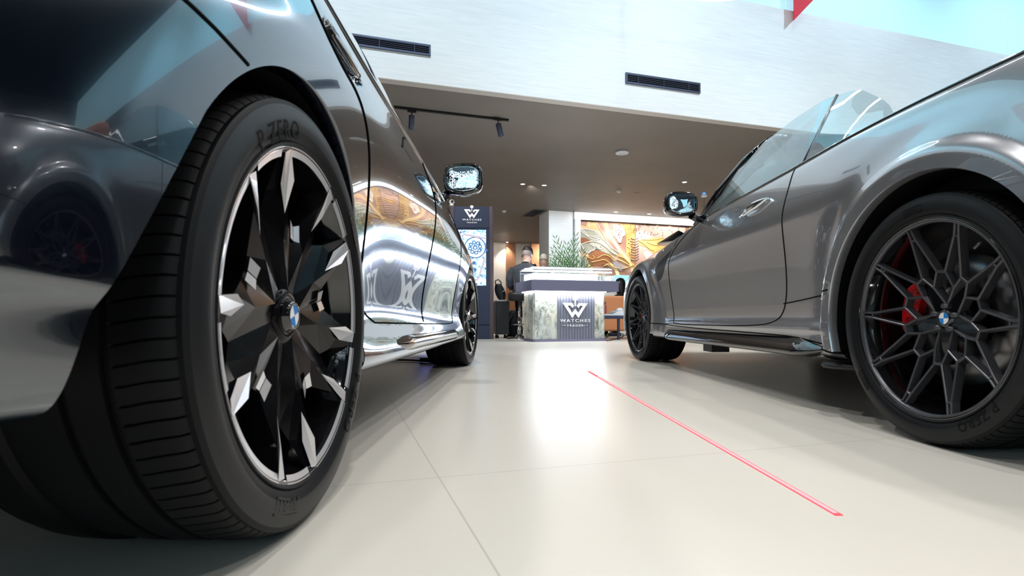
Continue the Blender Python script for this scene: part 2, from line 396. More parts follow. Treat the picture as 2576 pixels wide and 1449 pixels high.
def wheel(parent, mw, style, R, rimr, w, phase=0, name='wheel', full=True):
    """local frame: x,y in the wheel plane, z outward"""
    b = MB()
    # barrel and lips
    b.lathe([(rimr-.001, -.012), (rimr+.003, -.002), (rimr+.002, .002), (rimr-.003, .003), (rimr-.008, -.002), (rimr-.010, -.012), (rimr-.018, -.03), (rimr-.026, -.055), (rimr-.028, -.16), (rimr-.014, -w+.02), (rimr-.002, -w+.004)], 96)
    root = b.build(name, M['gloss'], parent, mw)
    t = D.objects.new('tyre', tyre_mesh(R, rimr, w)); COL.objects.link(t); t.parent = root
    if style == 'blade':
        mb = MB()
        pts = [(.262, 10.5, -.003), (.262, 16.8, -.003), (.215, 18.8, -.006), (.160, 29, -.028), (.150, 36, -.032), (.045, 36, -.030), (.045, 0, -.034), (.178, 0, -.034), (.205, 6, -.026)]
        q = (.120, 17, -.024)
        faces = [(0, 1, 2, 8), (8, 2, 9, 7), (2, 3, 9), (3, 4, 5, 9), (9, 5, 6), (7, 9, 6)]
        for k in range(5):
            for mir in (False, True): half_sector_solid(mb, pts, q, faces, .040, 47.5+72*k+phase, mir)
        mb.lathe([(.046, -.034), (.040, -.028), (.026, -.026), (.0255, -.060), (.06, -.07), (.10, -.085), (.10, -.10)], 32)
        mb.build('spoke_face', M['spoke'], root)
        vs = []; fs = []
        def arc(a0, a1, r0, r1, n0, n1, rot):
            N = max(2, int((a1-a0)/2))
            for i in range(N):
                x0 = a0+(a1-a0)*i/N; x1 = a0+(a1-a0)*(i+1)/N; k0 = len(vs)
                for r, d, n in ((r0, x0, n0), (r1, x0, n1), (r1, x1, n1), (r0, x1, n0)): vs.append(polar(r, d+rot, n))
                fs.append((k0, k0+1, k0+2, k0+3))
        for k in range(5):
            rot = 47.5+72*k+phase
            for mir in (False, True):
                for pp in ([(.258, 12.0, -.0035), (.264, 16.6, -.003), (.216, 18.7, -.006), (.166, 16.5, -.0225), (.212, 11.2, -.0160)],
                           [(.158, 29.4, -.029), (.1505, 35.6, -.032), (.1260, 35.6, -.0303), (.128, 28, -.0273)],):
                    flat_poly(vs, fs, pp, rot, .0055, mir)
            arc(16.5, 55.5, .2525, .2665, -.001, .0032, rot); arc(-9.5, 9.5, .2525, .2665, -.001, .0032, rot)
        mesh_from('machined_facet', vs, fs, M['silver'], root)
        roundel(root, -.018)
        capn = -.05
    else:
        bars = []
        hubr = .036
        rec = lambda r: -.004-.062*max(0, 1-r/.262)**1.0
        def bar(pl, wd=.0062, dp=.020):
            pts = [polar(r, d, rec(r)) for r, d in pl]
            rings = []
            n = len(pts)
            for i, p in enumerate(pts):
                tt = (pts[min(i+1, n-1)]-pts[max(i-1, 0)]); tt.z = 0; tt.normalize(); s_ = Vector((-tt.y, tt.x, 0))
                rings.append([p-s_*wd/2, p-s_*wd*.28+Vector((0, 0, .0016)), p+s_*wd*.28+Vector((0, 0, .0016)), p+s_*wd/2, p+s_*wd*.8-Vector((0, 0, dp)), p-s_*wd*.8-Vector((0, 0, dp))])
            mb.loft(rings, True, True, False)
        mb = MB()
        for k in range(5):
            c = 51.5+72*k+phase
            for sg in (1, -1):
                bar([(.262, c+sg*16.9), (.225, c+sg*15.9), (.124, c+sg*5.5)])
                bar([(.262, c+sg*19.3), (.225, c+sg*19.4), (.126, c+sg*29.8)])
                bar([(.124, c+sg*5.5), (.088, c+sg*14), (hubr, c+sg*34)])
                bar([(.126, c+sg*29.8), (.088, c+sg*14)])
            bar([(.124, c-5.5), (.124, c+5.5)], .0075)
            bar([(.126, c+29.8), (.126, c+42.2)], .0075)
            bar([(.224, c+15.9), (.224, c+19.4)], .005)
            bar([(.224, c-15.9), (.224, c-19.4)], .005)
        mb.lathe([(.2535, -.012), (.2555, -.0005), (.262, .001), (.2645, -.004)], 96)
        mb.build('spoke_web', M['greyrim'], root)
        mb = MB()      # recessed gloss black channel floors between the twin bars
        for k in range(5):
            c = 51.5+72*k+phase
            pl = [(.124, -5.5), (.124, 5.5), (.088, 14), (.05, 26), (.03, 30), (.03, -30), (.05, -26), (.088, -14)]
            MB().prism([polar(r, d+c).xy for r, d in pl], -.075, -.055).build('spoke_channel', M['gloss'], root)
            for sg in (1, -1): MB().prism([polar(r, d+c).xy for r, d in [(.26, sg*16.9), (.26, sg*19.3), (.225, sg*19.3), (.225, sg*16)]], -.026, -.014).build('spoke_groove', M['gloss'], root)
        mb.lathe([(.0001, -.060), (.040, -.060), (.058, -.072), (.06, -.10), (.0001, -.10)], 40)
        mb.build('hub_face', M['gloss'], root)
        roundel(root, -.050, .0155, .0235, 0)
        capn = -.06
    # lug nuts, valve, disc, caliper
    for k in range(5):
        p = polar(.033 if style != 'blade' else .036, 72*k+15+phase, 0)
        MB().tube([(p.x, p.y, capn-.03), (p.x, p.y, capn+.016)], .0068, 6).build('lug_bolt', M['greysat'] if style != 'blade' else M['steel'], root)
    b = MB(); b.lathe([(.07, -.13), (.09, -.105), (.10, -.10), (.178, -.10), (.178, -.128), (.10, -.128)], 64).build('brake_disc', M['disc'], root)
    vs = []
    b = MB(); side = 170 if style != 'blade' else -8
    rg = []
    for i in range(9):
        a = side+(-27+54*i/8); e = .6 if i in (0, 8) else 1
        rg.append([polar(.125, a, -.078-.01*(1-e)), polar(.150, a, -.070), polar(.178*e+.150*(1-e), a, -.072), polar(.186*e+.15*(1-e), a, -.09), polar(.186*e+.15*(1-e), a, -.14), polar(.125, a, -.14)])
    b.loft(rg, True, True, False).build('brake_caliper', M['red'], root)
    b = MB(); b.lathe([(.0001, -.15), (rimr-.03, -.15), (rimr-.03, -.17), (.0001, -.17)], 48).build('dust_shield', M['liner'], root)
    v = polar(.235, 52 if style != 'blade' else -25, -.02); v2 = polar(.215, 52 if style != 'blade' else -25, -.012)
    MB().tube([v, v2], .0035, 8).build('tyre_valve', M['greysat'], root)
    hh = R-rimr
    if style == 'blade':
        arc_text('tyre_lettering', 'P ZERO', rimr+hh*.15, 114, .038, .0105, root, M['rubberd'], spacing=1.16, bold=.0006)
        arc_text('tyre_lettering', 'P ZERO', rimr+hh*.17, -38, .036, .0105, root, M['rubberd'], spacing=1.12, bold=.0006)
        pa = (-108, 38)
    else:
        arc_text('tyre_lettering', 'P ZERO', rimr+hh*.20, -55, .034, .0105, root, M['rubberd'], spacing=1.12, bold=.0006)
        pa = (97, -140)
    for a in pa:
        if style == 'blade' and a < 0:
            vz, fz = text_mesh('IRELLI', .021, .0006, 1.0, .0004)
        arc_text('tyre_lettering', 'PIRELLI', rimr+hh*.26, a, .021 if style != 'blade' else .026, .0105, root, M['rubberd'] if style != 'blade' else M['rubberl'], bold=.0006)
        vs = []; fs = []                      # the long bar over the lettering
        L = .034 if style != 'blade' else .044; rr = rimr+hh*.26+(.0185 if style != 'blade' else .023)
        for i in range(9):
            d = a+math.degrees((-L+2*L*i/8)/rr); vs += [polar(rr, d, .0112), polar(rr+.0035, d, .0108)]
        fs = [(2*i, 2*i+1, 2*i+3, 2*i+2) for i in range(8)]
        mesh_from('tyre_lettering', vs, fs, M['rubberd'] if style != 'blade' else M['rubberl'], root)
    return root

# ------------------------------------------------------------------ car body: tensor B-spline surface
def bs_basis(n, ts, p=3):
    kn = np.concatenate([np.zeros(p), np.linspace(0, 1, n-p+1), np.ones(p)])
    ts = np.clip(np.asarray(ts, float), 0, 1-1e-9)
    N = np.zeros((len(ts), n+p))
    for i in range(n+p):
        N[:, i] = (ts >= kn[i]) & (ts < kn[i+1])
    for d in range(1, p+1):
        for i in range(n+p-d):
            a = np.zeros(len(ts))
            if kn[i+d] > kn[i]: a = a+(ts-kn[i])/(kn[i+d]-kn[i])*N[:, i]
            if kn[i+d+1] > kn[i+1]: a = a+(kn[i+d+1]-ts)/(kn[i+d+1]-kn[i+1])*N[:, i+1]
            N[:, i] = a
    return N[:, :n]
def spl(keys):
    """monotone-ish smooth interpolation through (s, value) keys"""
    xs = np.array([k[0] for k in keys], float); ys = np.array([k[1] for k in keys], float)
    d = np.diff(ys)/np.diff(xs); m = np.zeros(len(xs)); m[0] = d[0]; m[-1] = d[-1]
    for i in range(1, len(xs)-1): m[i] = 0 if d[i-1]*d[i] <= 0 else 2*d[i-1]*d[i]/(d[i-1]+d[i])
    def f(x):
        x = np.clip(x, xs[0], xs[-1]); i = int(min(np.searchsorted(xs, x, 'right')-1, len(xs)-2)); h = xs[i+1]-xs[i]; t = (x-xs[i])/h
        return float((2*t**3-3*t**2+1)*ys[i]+(t**3-2*t**2+t)*h*m[i]+(-2*t**3+3*t**2)*ys[i+1]+(t**3-t**2)*h*m[i+1])
    return f
class Surf:
    def __init__(s, P, disp=None): s.P = P; s.disp = disp
    def grid(s, us, vs):
        A = bs_basis(s.P.shape[0], us); B = bs_basis(s.P.shape[1], vs)
        G = np.einsum('ui,ikc,vk->uvc', A, s.P, B)
        if s.disp is not None: G = s.disp(G)
        return G
    def pt(s, us, vs):
        A = bs_basis(s.P.shape[0], us); B = bs_basis(s.P.shape[1], vs)
        G = np.einsum('ui,ikc,uk->uc', A, s.P, B)
        if s.disp is not None: G = s.disp(G)
        return G
    def nrm(s, us, vs):
        e = 4e-4
        du = s.pt(np.clip(us+e, 0, 1), vs)-s.pt(np.clip(us-e, 0, 1), vs); dv = s.pt(us, np.clip(vs+e, 0, 1))-s.pt(us, np.clip(vs-e, 0, 1))
        n = np.cross(du, dv); l = np.linalg.norm(n, axis=1, keepdims=True); l[l < 1e-12] = 1
        return n/l
    def invert(s, us, vs, tgt, it=12):
        """move (u,v) so that (s,z) equals tgt"""
        us = us.copy(); vs = vs.copy(); e = 1e-4
        for _ in range(it):
            p = s.pt(us, vs)[:, [0, 2]]; r = tgt-p
            pu = (s.pt(np.clip(us+e, 0, 1), vs)[:, [0, 2]]-p)/e; pv = (s.pt(us, np.clip(vs+e, 0, 1))[:, [0, 2]]-p)/e
            det = pu[:, 0]*pv[:, 1]-pu[:, 1]*pv[:, 0]; det[np.abs(det) < 1e-6] = 1e-6
            a = (r[:, 0]*pv[:, 1]-r[:, 1]*pv[:, 0])/det; b = (pu[:, 0]*r[:, 1]-pu[:, 1]*r[:, 0])/det
            us = np.clip(us+np.clip(a, -.02, .02), 0, 1); vs = np.clip(vs+np.clip(b, -.02, .02), 0, 1)
        return us, vs
def inside(poly, P):
    x, y = P[:, 0], P[:, 1]; r = np.zeros(len(x), bool); n = len(poly)
    for i in range(n):
        x1, y1 = poly[i]; x2, y2 = poly[(i+1) % n]
        if y1 == y2: continue
        c = ((y1 > y) != (y2 > y)) & (x < (x2-x1)*(y-y1)/(y2-y1)+x1); r ^= c
    return r
def nearest(poly, P, closed=True):
    best = np.full(len(P), 1e9); out = P.copy(); n = len(poly)
    for i in range(n if closed else n-1):
        a = np.array(poly[i]); b = np.array(poly[(i+1) % n]); ab = b-a; L = (ab@ab) or 1e-12
        t = np.clip(((P-a)@ab)/L, 0, 1); q = a+t[:, None]*ab; d = np.linalg.norm(P-q, axis=1); k = d < best
        best[k] = d[k]; out[k] = q[k]
    return out, best
def dense(poly, step=.008, closed=True):
    out = []; n = len(poly)
    for i in range(n if closed else n-1):
        a = np.array(poly[i], float); b = np.array(poly[(i+1) % n], float); k = max(1, int(np.linalg.norm(b-a)/step))
        for j in range(k): out.append(tuple(a+(b-a)*j/k))
    if not closed: out.append(tuple(poly[-1]))
    return out
def smooth_poly(pts, closed=False, it=3):
    """Chaikin corner cutting keeping end points"""
    p = [np.array(q, float) for q in pts]
    for _ in range(it):
        o = []
        n = len(p)
        if not closed: o.append(p[0])
        for i in range(n if closed else n-1):
            a, b = p[i], p[(i+1) % n]; o += [a*.75+b*.25, a*.25+b*.75]
        if not closed: o.append(p[-1])
        p = o
    return [tuple(q) for q in p]

def car_shell(root, S, NU, NV, vside, arches, panels, paint, us=None, cut=None):
    """S: Surf for the right half. arches: outlines cut away. panels: [(name, outline, material, sides)]"""
    U = np.linspace(0, 1, NU) if us is None else us; V = np.linspace(0, 1, NV)
    UU, VV = np.meshgrid(U, V, indexing='ij'); UU = UU.ravel().copy(); VV = VV.ravel().copy()
    G = S.pt(UU, VV)
    idx = np.arange(NU*NV).reshape(NU, NV)
    Q = np.stack([idx[:-1, :-1].ravel(), idx[1:, :-1].ravel(), idx[1:, 1:].ravel(), idx[:-1, 1:].ravel()], 1)
    C = G[Q].mean(1); cv = VV[Q].mean(1)
    lab = np.zeros(len(Q), int)
    side = (cv < vside[1]) & (cv > vside[0])
    for k, (nm, poly, m_, both) in enumerate(panels):
        lab[inside(poly, C[:, [0, 2]]) & side] = k+1
    for poly in arches:
        lab[inside(poly, C[:, [0, 2]]) & (C[:, 1] > .58) & (cv < vside[1])] = -1
    if cut is not None: lab[cut(C) & (cv > vside[1])] = -1
    allp = [(k+1, panels[k][1]) for k in range(len(panels))]
    def bound(mask):
        cnt = np.zeros(NU*NV, int); tot = np.zeros(NU*NV, int)
        np.add.at(cnt, Q[mask].ravel(), 1); np.add.at(tot, Q.ravel(), 1)
        return (cnt > 0) & (cnt < tot)
    moved = np.zeros(NU*NV, bool)
    jobs = [(lab == -1, poly) for poly in arches] + [(lab == k, poly) for k, poly in allp]
    for mask, poly in jobs:
        bv = np.where(bound(mask) & ~moved & (VV > vside[0]) & (VV < vside[1]))[0]
        if not len(bv): continue
        P = G[bv][:, [0, 2]]; q, d = nearest(poly, P); ok = d < .022
        bv = bv[ok]; q = q[ok]
        if not len(bv): continue
        nu, nv = S.invert(UU[bv], VV[bv], q)
        newp = S.pt(nu, nv); good = np.linalg.norm(newp[:, [0, 2]]-q, axis=1) < .004
        bv = bv[good]; UU[bv] = nu[good]; VV[bv] = nv[good]; moved[bv] = True
    G = S.pt(UU, VV); N = S.nrm(UU, VV)
    # degenerate normals at the collapsed ends
    def emit(name, labs, m_, sides):
        vs = []; fs = []; ns = []
        for sg in sides:
            q = Q[np.isin(lab, labs)]; used = np.unique(q); mp = -np.ones(NU*NV, int); mp[used] = np.arange(len(used))+len(vs)
            g = G[used]; n = N[used]
            vs += [(sg*a[1], a[0], a[2]) for a in g]; ns += [(sg*a[1], a[0], a[2]) for a in n]
            qq = mp[q]; va = np.array(vs); na = np.array(ns)
            gn = np.cross(va[qq[:, 2]]-va[qq[:, 0]], va[qq[:, 3]]-va[qq[:, 1]]); dt = (gn*na[qq].mean(1)).sum(1)
            if (dt < 0).sum() > (dt > 0).sum(): qq = qq[:, ::-1]
            fs += [tuple(r) for r in qq]
        return mesh_from(name, vs, fs, m_, root, normals=ns)
    # orientation check: normal of a mid-side point must point outward (+y)
    k = np.argmin(np.abs(UU-.5)+np.abs(VV-(vside[0]+vside[1])/2))
    if N[k][1] < 0: N = -N
    made = {}
    made['body_shell'] = emit('body_shell', [0], paint, (1, -1))
    if True:
        for k, (nm, poly, m_, both) in enumerate(panels):
            for sg in (1, -1):
                o = emit(nm, [k+1], m_, (sg,)); made[(nm, sg)] = o
    def on_surf(pl, hint=None):
        """3D points on the right side for (s,z) polyline"""
        pl = np.array(pl); P = G[:, [0, 2]]; m_ = (VV > vside[0]) & (VV < vside[1]); ids = np.where(m_)[0]
        st = np.array([ids[np.argmin(((P[ids]-q)**2).sum(1))] for q in pl])
        nu, nv = S.invert(UU[st], VV[st], pl); return S.pt(nu, nv), S.nrm(nu, nv)
    made['on'] = on_surf
    return made
def seam(root, made, pl, r=.0022, name='panel_gap', sides=(1, -1), m=None, lift=0):
    p, n = made['on'](dense(pl, .012, False))
    n = np.where(n[:, 1:2] < 0, -n, n)
    for sg in sides:
        pts = [Vector((sg*(a[1]+b[1]*lift), a[0]+b[0]*lift, a[2]+b[2]*lift)) for a, b in zip(p, n)]
        MB().tube(pts, r, 6).build(name, m or M['seam'], root)
def arch_lip(root, made, pl, center, paint, depth=.03):
    p, n = made['on'](dense(pl, .012, False)); cs, cz = center
    for sg in (1, -1):
        vs = []
        for a in p:
            s_, y, z = a
            ds, dz = s_-cs, z-cz; 
            vs += [(sg*y, s_, z), (sg*(y-.004), s_-ds*.006, z-dz*.006), (sg*(y-depth), s_-ds*.006, z-dz*.006), (sg*(y-.33), s_+ds*.03, z+dz*.03)]
        k = len(p); fs = []; fm = []
        for i in range(k-1):
            for j in range(3):
                f = (4*i+j, 4*i+j+1, 4*i+j+5, 4*i+j+4); fs.append(f if sg > 0 else f[::-1]); fm.append(1 if j == 2 else 0)
        o = mesh_from('wheel_arch_liner', vs, fs, None, root, True, mats=[paint, M['liner']], fm=fm)
def sm(x): x = min(max(x, 0), 1); return x*x*(3-2*x)
def body_net(st, W, zb, zbelt, ybelt, deck, rows, wb, spread, ends):
    P = []
    for s in st:
        w, b, zt, yb, dk = W(s), zb(s), zbelt(s), ybelt(s), deck(s)
        q = sm(min(abs(s), abs(s-wb))/spread) if 0 < s < wb else 0
        rr = sm((-s-.28)/.35)
        row = [(s, 0, b), (s, w*.45, b), (s, w-.16, b)]
        for (dm, da, z, dr) in rows:
            d = da+(dm-da)*q+(dr-da)*rr
            zz = b+z if z < .15 else .35+(z-.35)*(zt-.35)/(1.0-.35)
            row.append((s, w+d, zz))
        ztop = row[-1][2]
        row += [(s, yb, zt-.004), (s, yb-.012, zt), (s, yb-.06, zt+(dk-zt)*.15), (s, yb*.62, zt+(dk-zt)*.75), (s, yb*.3, dk), (s, 0, dk)]
        P.append(row)
    for sgn, s_end, sc0 in ends:
        src = P[0] if sgn < 0 else P[-1]; zc = sum(p[2] for p in src)/len(src)
        for fr, add in ((.72, .5), (.35, .9), (.02, 1)):
            row = [(s_end*add+src[0][0]*(1-add), p[1]*fr, zc+(p[2]-zc)*fr) for p in src]
            if sgn < 0: P.insert(0, row)
            else: P.append(row)
    return np.array(P)
def circ(cs, cz, R, a0, a1, n=60): return [(cs+R*math.cos(rad(a0+(a1-a0)*i/n)), cz+R*math.sin(rad(a0+(a1-a0)*i/n))) for i in range(n+1)]
WR = lambda s, y, z, st=0: Matrix.Translation((y, s, z)) @ Matrix.Rotation(rad(st), 4, 'Z') @ Matrix(((0, 0, 1, 0), (1, 0, 0, 0), (0, 1, 0, 0), (0, 0, 0, 1)))
WL = lambda s, y, z, st=0: Matrix.Translation((-y, s, z)) @ Matrix.Rotation(rad(st), 4, 'Z') @ Matrix(((0, 0, -1, 0), (-1, 0, 0, 0), (0, 1, 0, 0), (0, 0, 0, 1)))
def mirror_part(root, sg, c, w, h, paint, arm_to, name='side_mirror'):
    """door mirror; glass looks backwards (-y)"""
    cx, cy, cz = c; n = 28
    def ring(sc, y, dz=0, sx=None):
        out = []
        for k in range(n):
            a = 2*PI*k/n; e = .55
            x = math.copysign(abs(math.cos(a))**e, math.cos(a)); z = math.copysign(abs(math.sin(a))**e, math.sin(a))
            tz = 1-.10*(x*sg < 0)*abs(x) - (.16*abs(x) if (x*sg > 0 and z < 0) else 0)
            out.append(Vector((sg*cx+x*w/2*(sx or sc), cy+y, cz+z*h/2*sc*tz+dz)))
        return out
    b = MB(); b.loft([ring(.86, .012), ring(.90, -.004), ring(1.0, -.004), ring(1.05, .02), ring(1.04, .06), ring(.92, .10), ring(.68, .135), ring(.25, .15)])
    o = b.build(name, M['gloss'], root, clean=True)
    bb = MB(); bb.loft([ring(.855, .008)]+[ring(.855*q, .001-.0045*(1-q*q)) for q in (1, .9, .8, .7, .6, .5, .4, .3, .2, .1, .01)]); g = bb.build('mirror_glass', M['mirror'], o)
    for v_ in g.data.vertices: v_.co.y += .10*sg*(v_.co.x-sg*cx)*.5 + .05*(v_.co.z-cz) + .002
    x0 = sg*(cx-w*.42)
    MB().tube([(x0, cy+.05, cz-h*.42), (x0-sg*.03, cy+.06, cz-h*.5-.01), Vector(arm_to)], [.026, .02, .028], 12).build('mirror_arm', M['gloss'], o)
    return o

# ------------------------------------------------------------------ black saloon on the left
LC = empty('car', Matrix.Translation((-.3416-.932, .925, 0)) @ Matrix.Rotation(rad(-.9), 4, 'Z'), 'glossy black four-door saloon with silver and black wheels parked on the left', 'car')
WBL = 2.985
W = spl([(-.97, .60), (-.85, .76), (-.72, .850), (-.6, .902), (-.5, .928), (-.42, .939), (-.3, .946), (0, .948), (.5, .938), (1.2, .934), (2, .934), (2.6, .938), (3, .942), (3.35, .93), (3.6, .88), (3.8, .78), (3.92, .62)])
zb = spl([(-.97, .36), (-.75, .285), (-.6, .262), (-.5, .255), (-.4, .250), (-.3, .24), (.3, .205), (.8, .20), (2.3, .19), (2.7, .19), (3.4, .20), (3.92, .24)])
zbelt = spl([(-.97, .93), (-.7, 1.0), (-.3, 1.03), (.3, 1.035), (1.2, 1.03), (2.0, 1.01), (2.4, .975), (3.0, .90), (3.5, .80), (3.92, .66)])
ybelt = spl([(-.97, .58), (-.7, .74), (-.3, .83), (.3, .865), (1.2, .872), (2.0, .86), (2.6, .83), (3.2, .77), (3.6, .68), (3.92, .5)])
deck = spl([(-.97, 1.0), (-.7, 1.07), (-.3, 1.09), (2.2, 1.06), (2.6, 1.03), (3.2, .94), (3.6, .84), (3.92, .70)])
rows = [(-.05, -.05, .0, -.050), (-.012, -.02, .012, -.036), (-.004, -.012, .05, -.030), (-.046, -.014, .11, -.020), (-.066, -.014, .36, -.003), (-.052, -.009, .46, 0), (-.029, -.003, .57, -.005),
        (-.008, 0, .67, -.018), (0, 0, .745, -.034), (-.002, -.002, .80, -.050), (-.016, -.014, .855, -.070), (-.038, -.034, .91, -.095), (-.060, -.058, .965, -.13)]
st = [-.95, -.9, -.8, -.68, -.54, -.4, -.25, -.08, .1, .28, .46, .65, .9, 1.2, 1.5, 1.8, 2.05, 2.3, 2.5, 2.68, 2.85, 3.02, 3.2, 3.38, 3.54, 3.68, 3.8, 3.9]
PL = body_net(st, W, zb, zbelt, ybelt, deck, rows, WBL, .62, [(-1, -.985, 1), (1, 3.97, 1)])
def dispL(G):
    G = G.copy(); s, y, z = G[..., 0], G[..., 1], G[..., 2]
    for cs, cz in ((.215, .872), (1.545, .872)):
        e = ((s-cs)/.130)**2+((z-cz-(s-cs)*.03)/.037)**2
        d = np.clip(1-e, 0, 1)**.55*.036
        G[..., 1] = G[..., 1]-np.where(y > .8, d, 0)
    # crisp shoulder line
    G[..., 1] = G[..., 1]-np.where(y > .7, .004*np.exp(-((z-.80)/.010)**2)*(s > -.5)*(s < 2.6), 0)*0
    return G
SL = Surf(PL, dispL)
zc = .343
archR = circ(0, zc, .375, -30, 143, 90)
archRo = archR+[(-.435, .343), (-.458, .250), (-.462, .15), (.33, .15)]
archF = circ(WBL, zc, .372, -32, 212, 90)+[(WBL-.3, .1), (WBL+.3, .1)]
doorRe = smooth_poly([(-.14, 1.01), (-.06, .95), (.05, .862), (.16, .828), (.28, .818), (.352, .76), (.395, .66), (.425, .56), (.44, .46), (.47, .36), (.60, .325)], it=3)
rear_door = doorRe+[(1.385, .312), (1.40, .36), (1.405, .6), (1.41, 1.02)]
front_door = [(1.41, 1.02), (1.405, .6), (1.40, .36), (1.385, .312)]+smooth_poly([(1.385, .312), (2.26, .300), (2.36, .32), (2.40, .42), (2.40, .60), (2.36, .78), (2.30, .9), (2.22, .985)], it=2)
tail = [(-1.1, .78), (-.62, .80), (-.60, .86), (-.66, .89), (-1.1, .91)]
head = [(3.55, .60), (3.62, .69), (4.1, .66), (4.1, .57)]
ML = car_shell(LC, SL, 400, 130, (.13, .80), [archRo, archF], [('door', rear_door, M['paintblack'], 1), ('door', front_door, M['paintblack'], 1), ('tail_lamp', tail, M['tailred'], 1), ('head_lamp', head, M['darkglass'], 1)], M['paintblack'])
ML['body_shell'].name = 'body_shell'
seam(LC, ML, doorRe[3:]+[(1.385, .312)], .0028)
seam(LC, ML, [(1.409, .99), (1.405, .6), (1.40, .36), (1.392, .32)], .0030)
seam(LC, ML, smooth_poly([(1.385, .312), (2.26, .300), (2.36, .32), (2.40, .42), (2.40, .60), (2.36, .78), (2.30, .9), (2.24, .96)], it=2), .0028)
seam(LC, ML, smooth_poly([(-.215, .658), (-.33, .672), (-.6, .676), (-.8, .70)], it=2), .0026)
seam(LC, ML, [(1.405, .335), (1.402, .34)], .003)
arch_lip(LC, ML, [p for p in archR if p[1] > .225]+[(-.435, .343), (-.457, .256)], (0, zc), M['paintblack'])
arch_lip(LC, ML, [p for p in archF[:-2] if p[1] > .22], (WBL, zc), M['paintblack'])
# side skirt strip, door handles
for sg in (1, -1):
    p, n = ML['on'](dense([(.62, .262), (2.45, .245)], .05, False)); 
    rg = []
    for i, a in enumerate(p):
        f = math.sin(PI*min(i/ (len(p)-1)*8, (1-i/(len(p)-1))*8, .5)); X0, Y0, Z0 = a[1], a[0], a[2]
        f = sm(min(i/(len(p)-1)*6, (1-i/(len(p)-1))*6, 1)); rg.append([(sg*(X0-.010), Y0, Z0-.030*f-.002), (sg*(X0-.008+.018*f), Y0, Z0-.026*f-.001), (sg*(X0-.008+.030*f), Y0, Z0-.008*f), (sg*(X0-.008+.026*f), Y0, Z0+.004*f), (sg*(X0-.008+.010*f), Y0, Z0+.022*f+.001), (sg*(X0-.010), Y0, Z0+.020*f+.002)])
    MB().loft(rg).build('side_skirt', M['gloss'], LC)
    for k, (cs, cz) in enumerate(((.215, .872), (1.545, .872))):
        dr = ML[('door', sg)] if False else [o for o in D.objects if o.parent == LC and o.name.startswith('door')][(0 if sg > 0 else 1)+2*k]
        p, n = ML['on']([(cs-.15, cz), (cs+.15, cz)]); 
        rg = []
        for i in range(13):
            t = i/12; s_ = cs-.10+.20*t; yy = (p[0][1]*(1-t)+p[1][1]*t)+.004+.004*math.sin(PI*t); hh = .0135*(math.sin(PI*min(max(t, .03), .97))**.3)
            rg.append([(sg*(yy+.007*math.cos(a)-.004), s_, cz+(s_-cs)*.03+hh*math.sin(a)) for a in [2*PI*k_/12 for k_ in range(12)]])
        h = MB().loft(rg).build('door_handle', M['gloss'], dr)
# greenhouse
zr = spl([(-.72, 1.08), (-.45, 1.19), (-.1, 1.33), (.4, 1.44), (.9, 1.48), (1.3, 1.475), (1.7, 1.39), (2.1, 1.20), (2.4, 1.03)])
PG = []
for s in [-.72, -.6, -.45, -.25, 0, .3, .6, .9, 1.2, 1.5, 1.75, 2.0, 2.2, 2.4]:
    z_ = zr(s); zt = zbelt(s); yb = ybelt(s); f = min((z_-zt)/.43, 1); yr = yb-.27*f
    PG.append([(s, yb-.02, zt-.04), (s, yb-.02, zt+.0), (s, yb-.05*f-.02, zt+(z_-zt)*.3), (s, yr+.06*f, zt+(z_-zt)*.8), (s, yr, z_-.01), (s, yr-.08, z_+.012), (s, yr*.5, z_+.03), (s, 0, z_+.035)])
SG = Surf(np.array(PG))
U = np.linspace(0, 1, 60); V = np.linspace(0, 1, 40)
UU, VV = np.meshgrid(U, V, indexing='ij'); GG = SG.pt(UU.ravel(), VV.ravel()).reshape(60, 40, 3); NN = SG.nrm(UU.ravel(), VV.ravel()).reshape(60, 40, 3)
def half_grid(name, j0, j1, m, root, i0=0, i1=59, sides=(1, -1)):
    vs = []; fs = []; ns = []
    for sg in sides:
        b = len(vs); nj = j1-j0+1
        for i in range(i0, i1+1):
            for j in range(j0, j1+1):
                g = GG[i, j]; n = NN[i, j]; n = n if n[2]*1+n[1] > 0 else -n
                vs.append((sg*g[1], g[0], g[2])); ns.append((sg*n[1], n[0], n[2]))
        for i in range(i1-i0):
            for j in range(nj-1):
                f = (b+i*nj+j, b+i*nj+j+1, b+(i+1)*nj+j+1, b+(i+1)*nj+j); fs.append(f)
    va = np.array(vs); na = np.array(ns); q = np.array(fs)
    gn = np.cross(va[q[:, 2]]-va[q[:, 0]], va[q[:, 3]]-va[q[:, 1]]); dt = (gn*na[q].mean(1)).sum(1)
    fs = [f if d_ >= 0 else f[::-1] for f, d_ in zip(fs, dt)]
    o = mesh_from(name, vs, fs, m, root, normals=ns); return o
half_grid('side_window', 0, 22, M['darkglass'], LC, 0, 59, (1,)); half_grid('side_window', 0, 22, M['darkglass'], LC, 0, 59, (-1,))
half_grid('roof_panel', 22, 39, M['paintblack'], LC, 14, 44); half_grid('windscreen', 22, 39, M['darkglass'], LC, 44, 59); half_grid('rear_window', 22, 39, M['darkglass'], LC, 0, 14)
for sg in (1, -1):
    p, n = ML['on']([(-.2, .99), (.4, .995), (1.2, .99), (2.1, .965)])
    seam(LC, ML, [(-.35, .992), (.4, 1.0), (1.2, .996), (2.1, .972)], .006, 'window_trim', (sg,), M['gloss'])
    mirror_part(LC, sg, (.975, 2.075, 1.088), .205, .165, M['gloss'], (sg*.86, 2.14, .985))
wheel(LC, WR(0, .932, zc), 'blade', .343, .2665, .285)
wheel(LC, WL(0, .932, zc), 'blade', .343, .2665, .285)
wheel(LC, WR(WBL, .932, zc, -4.5), 'blade', .343, .2665, .255, 11)
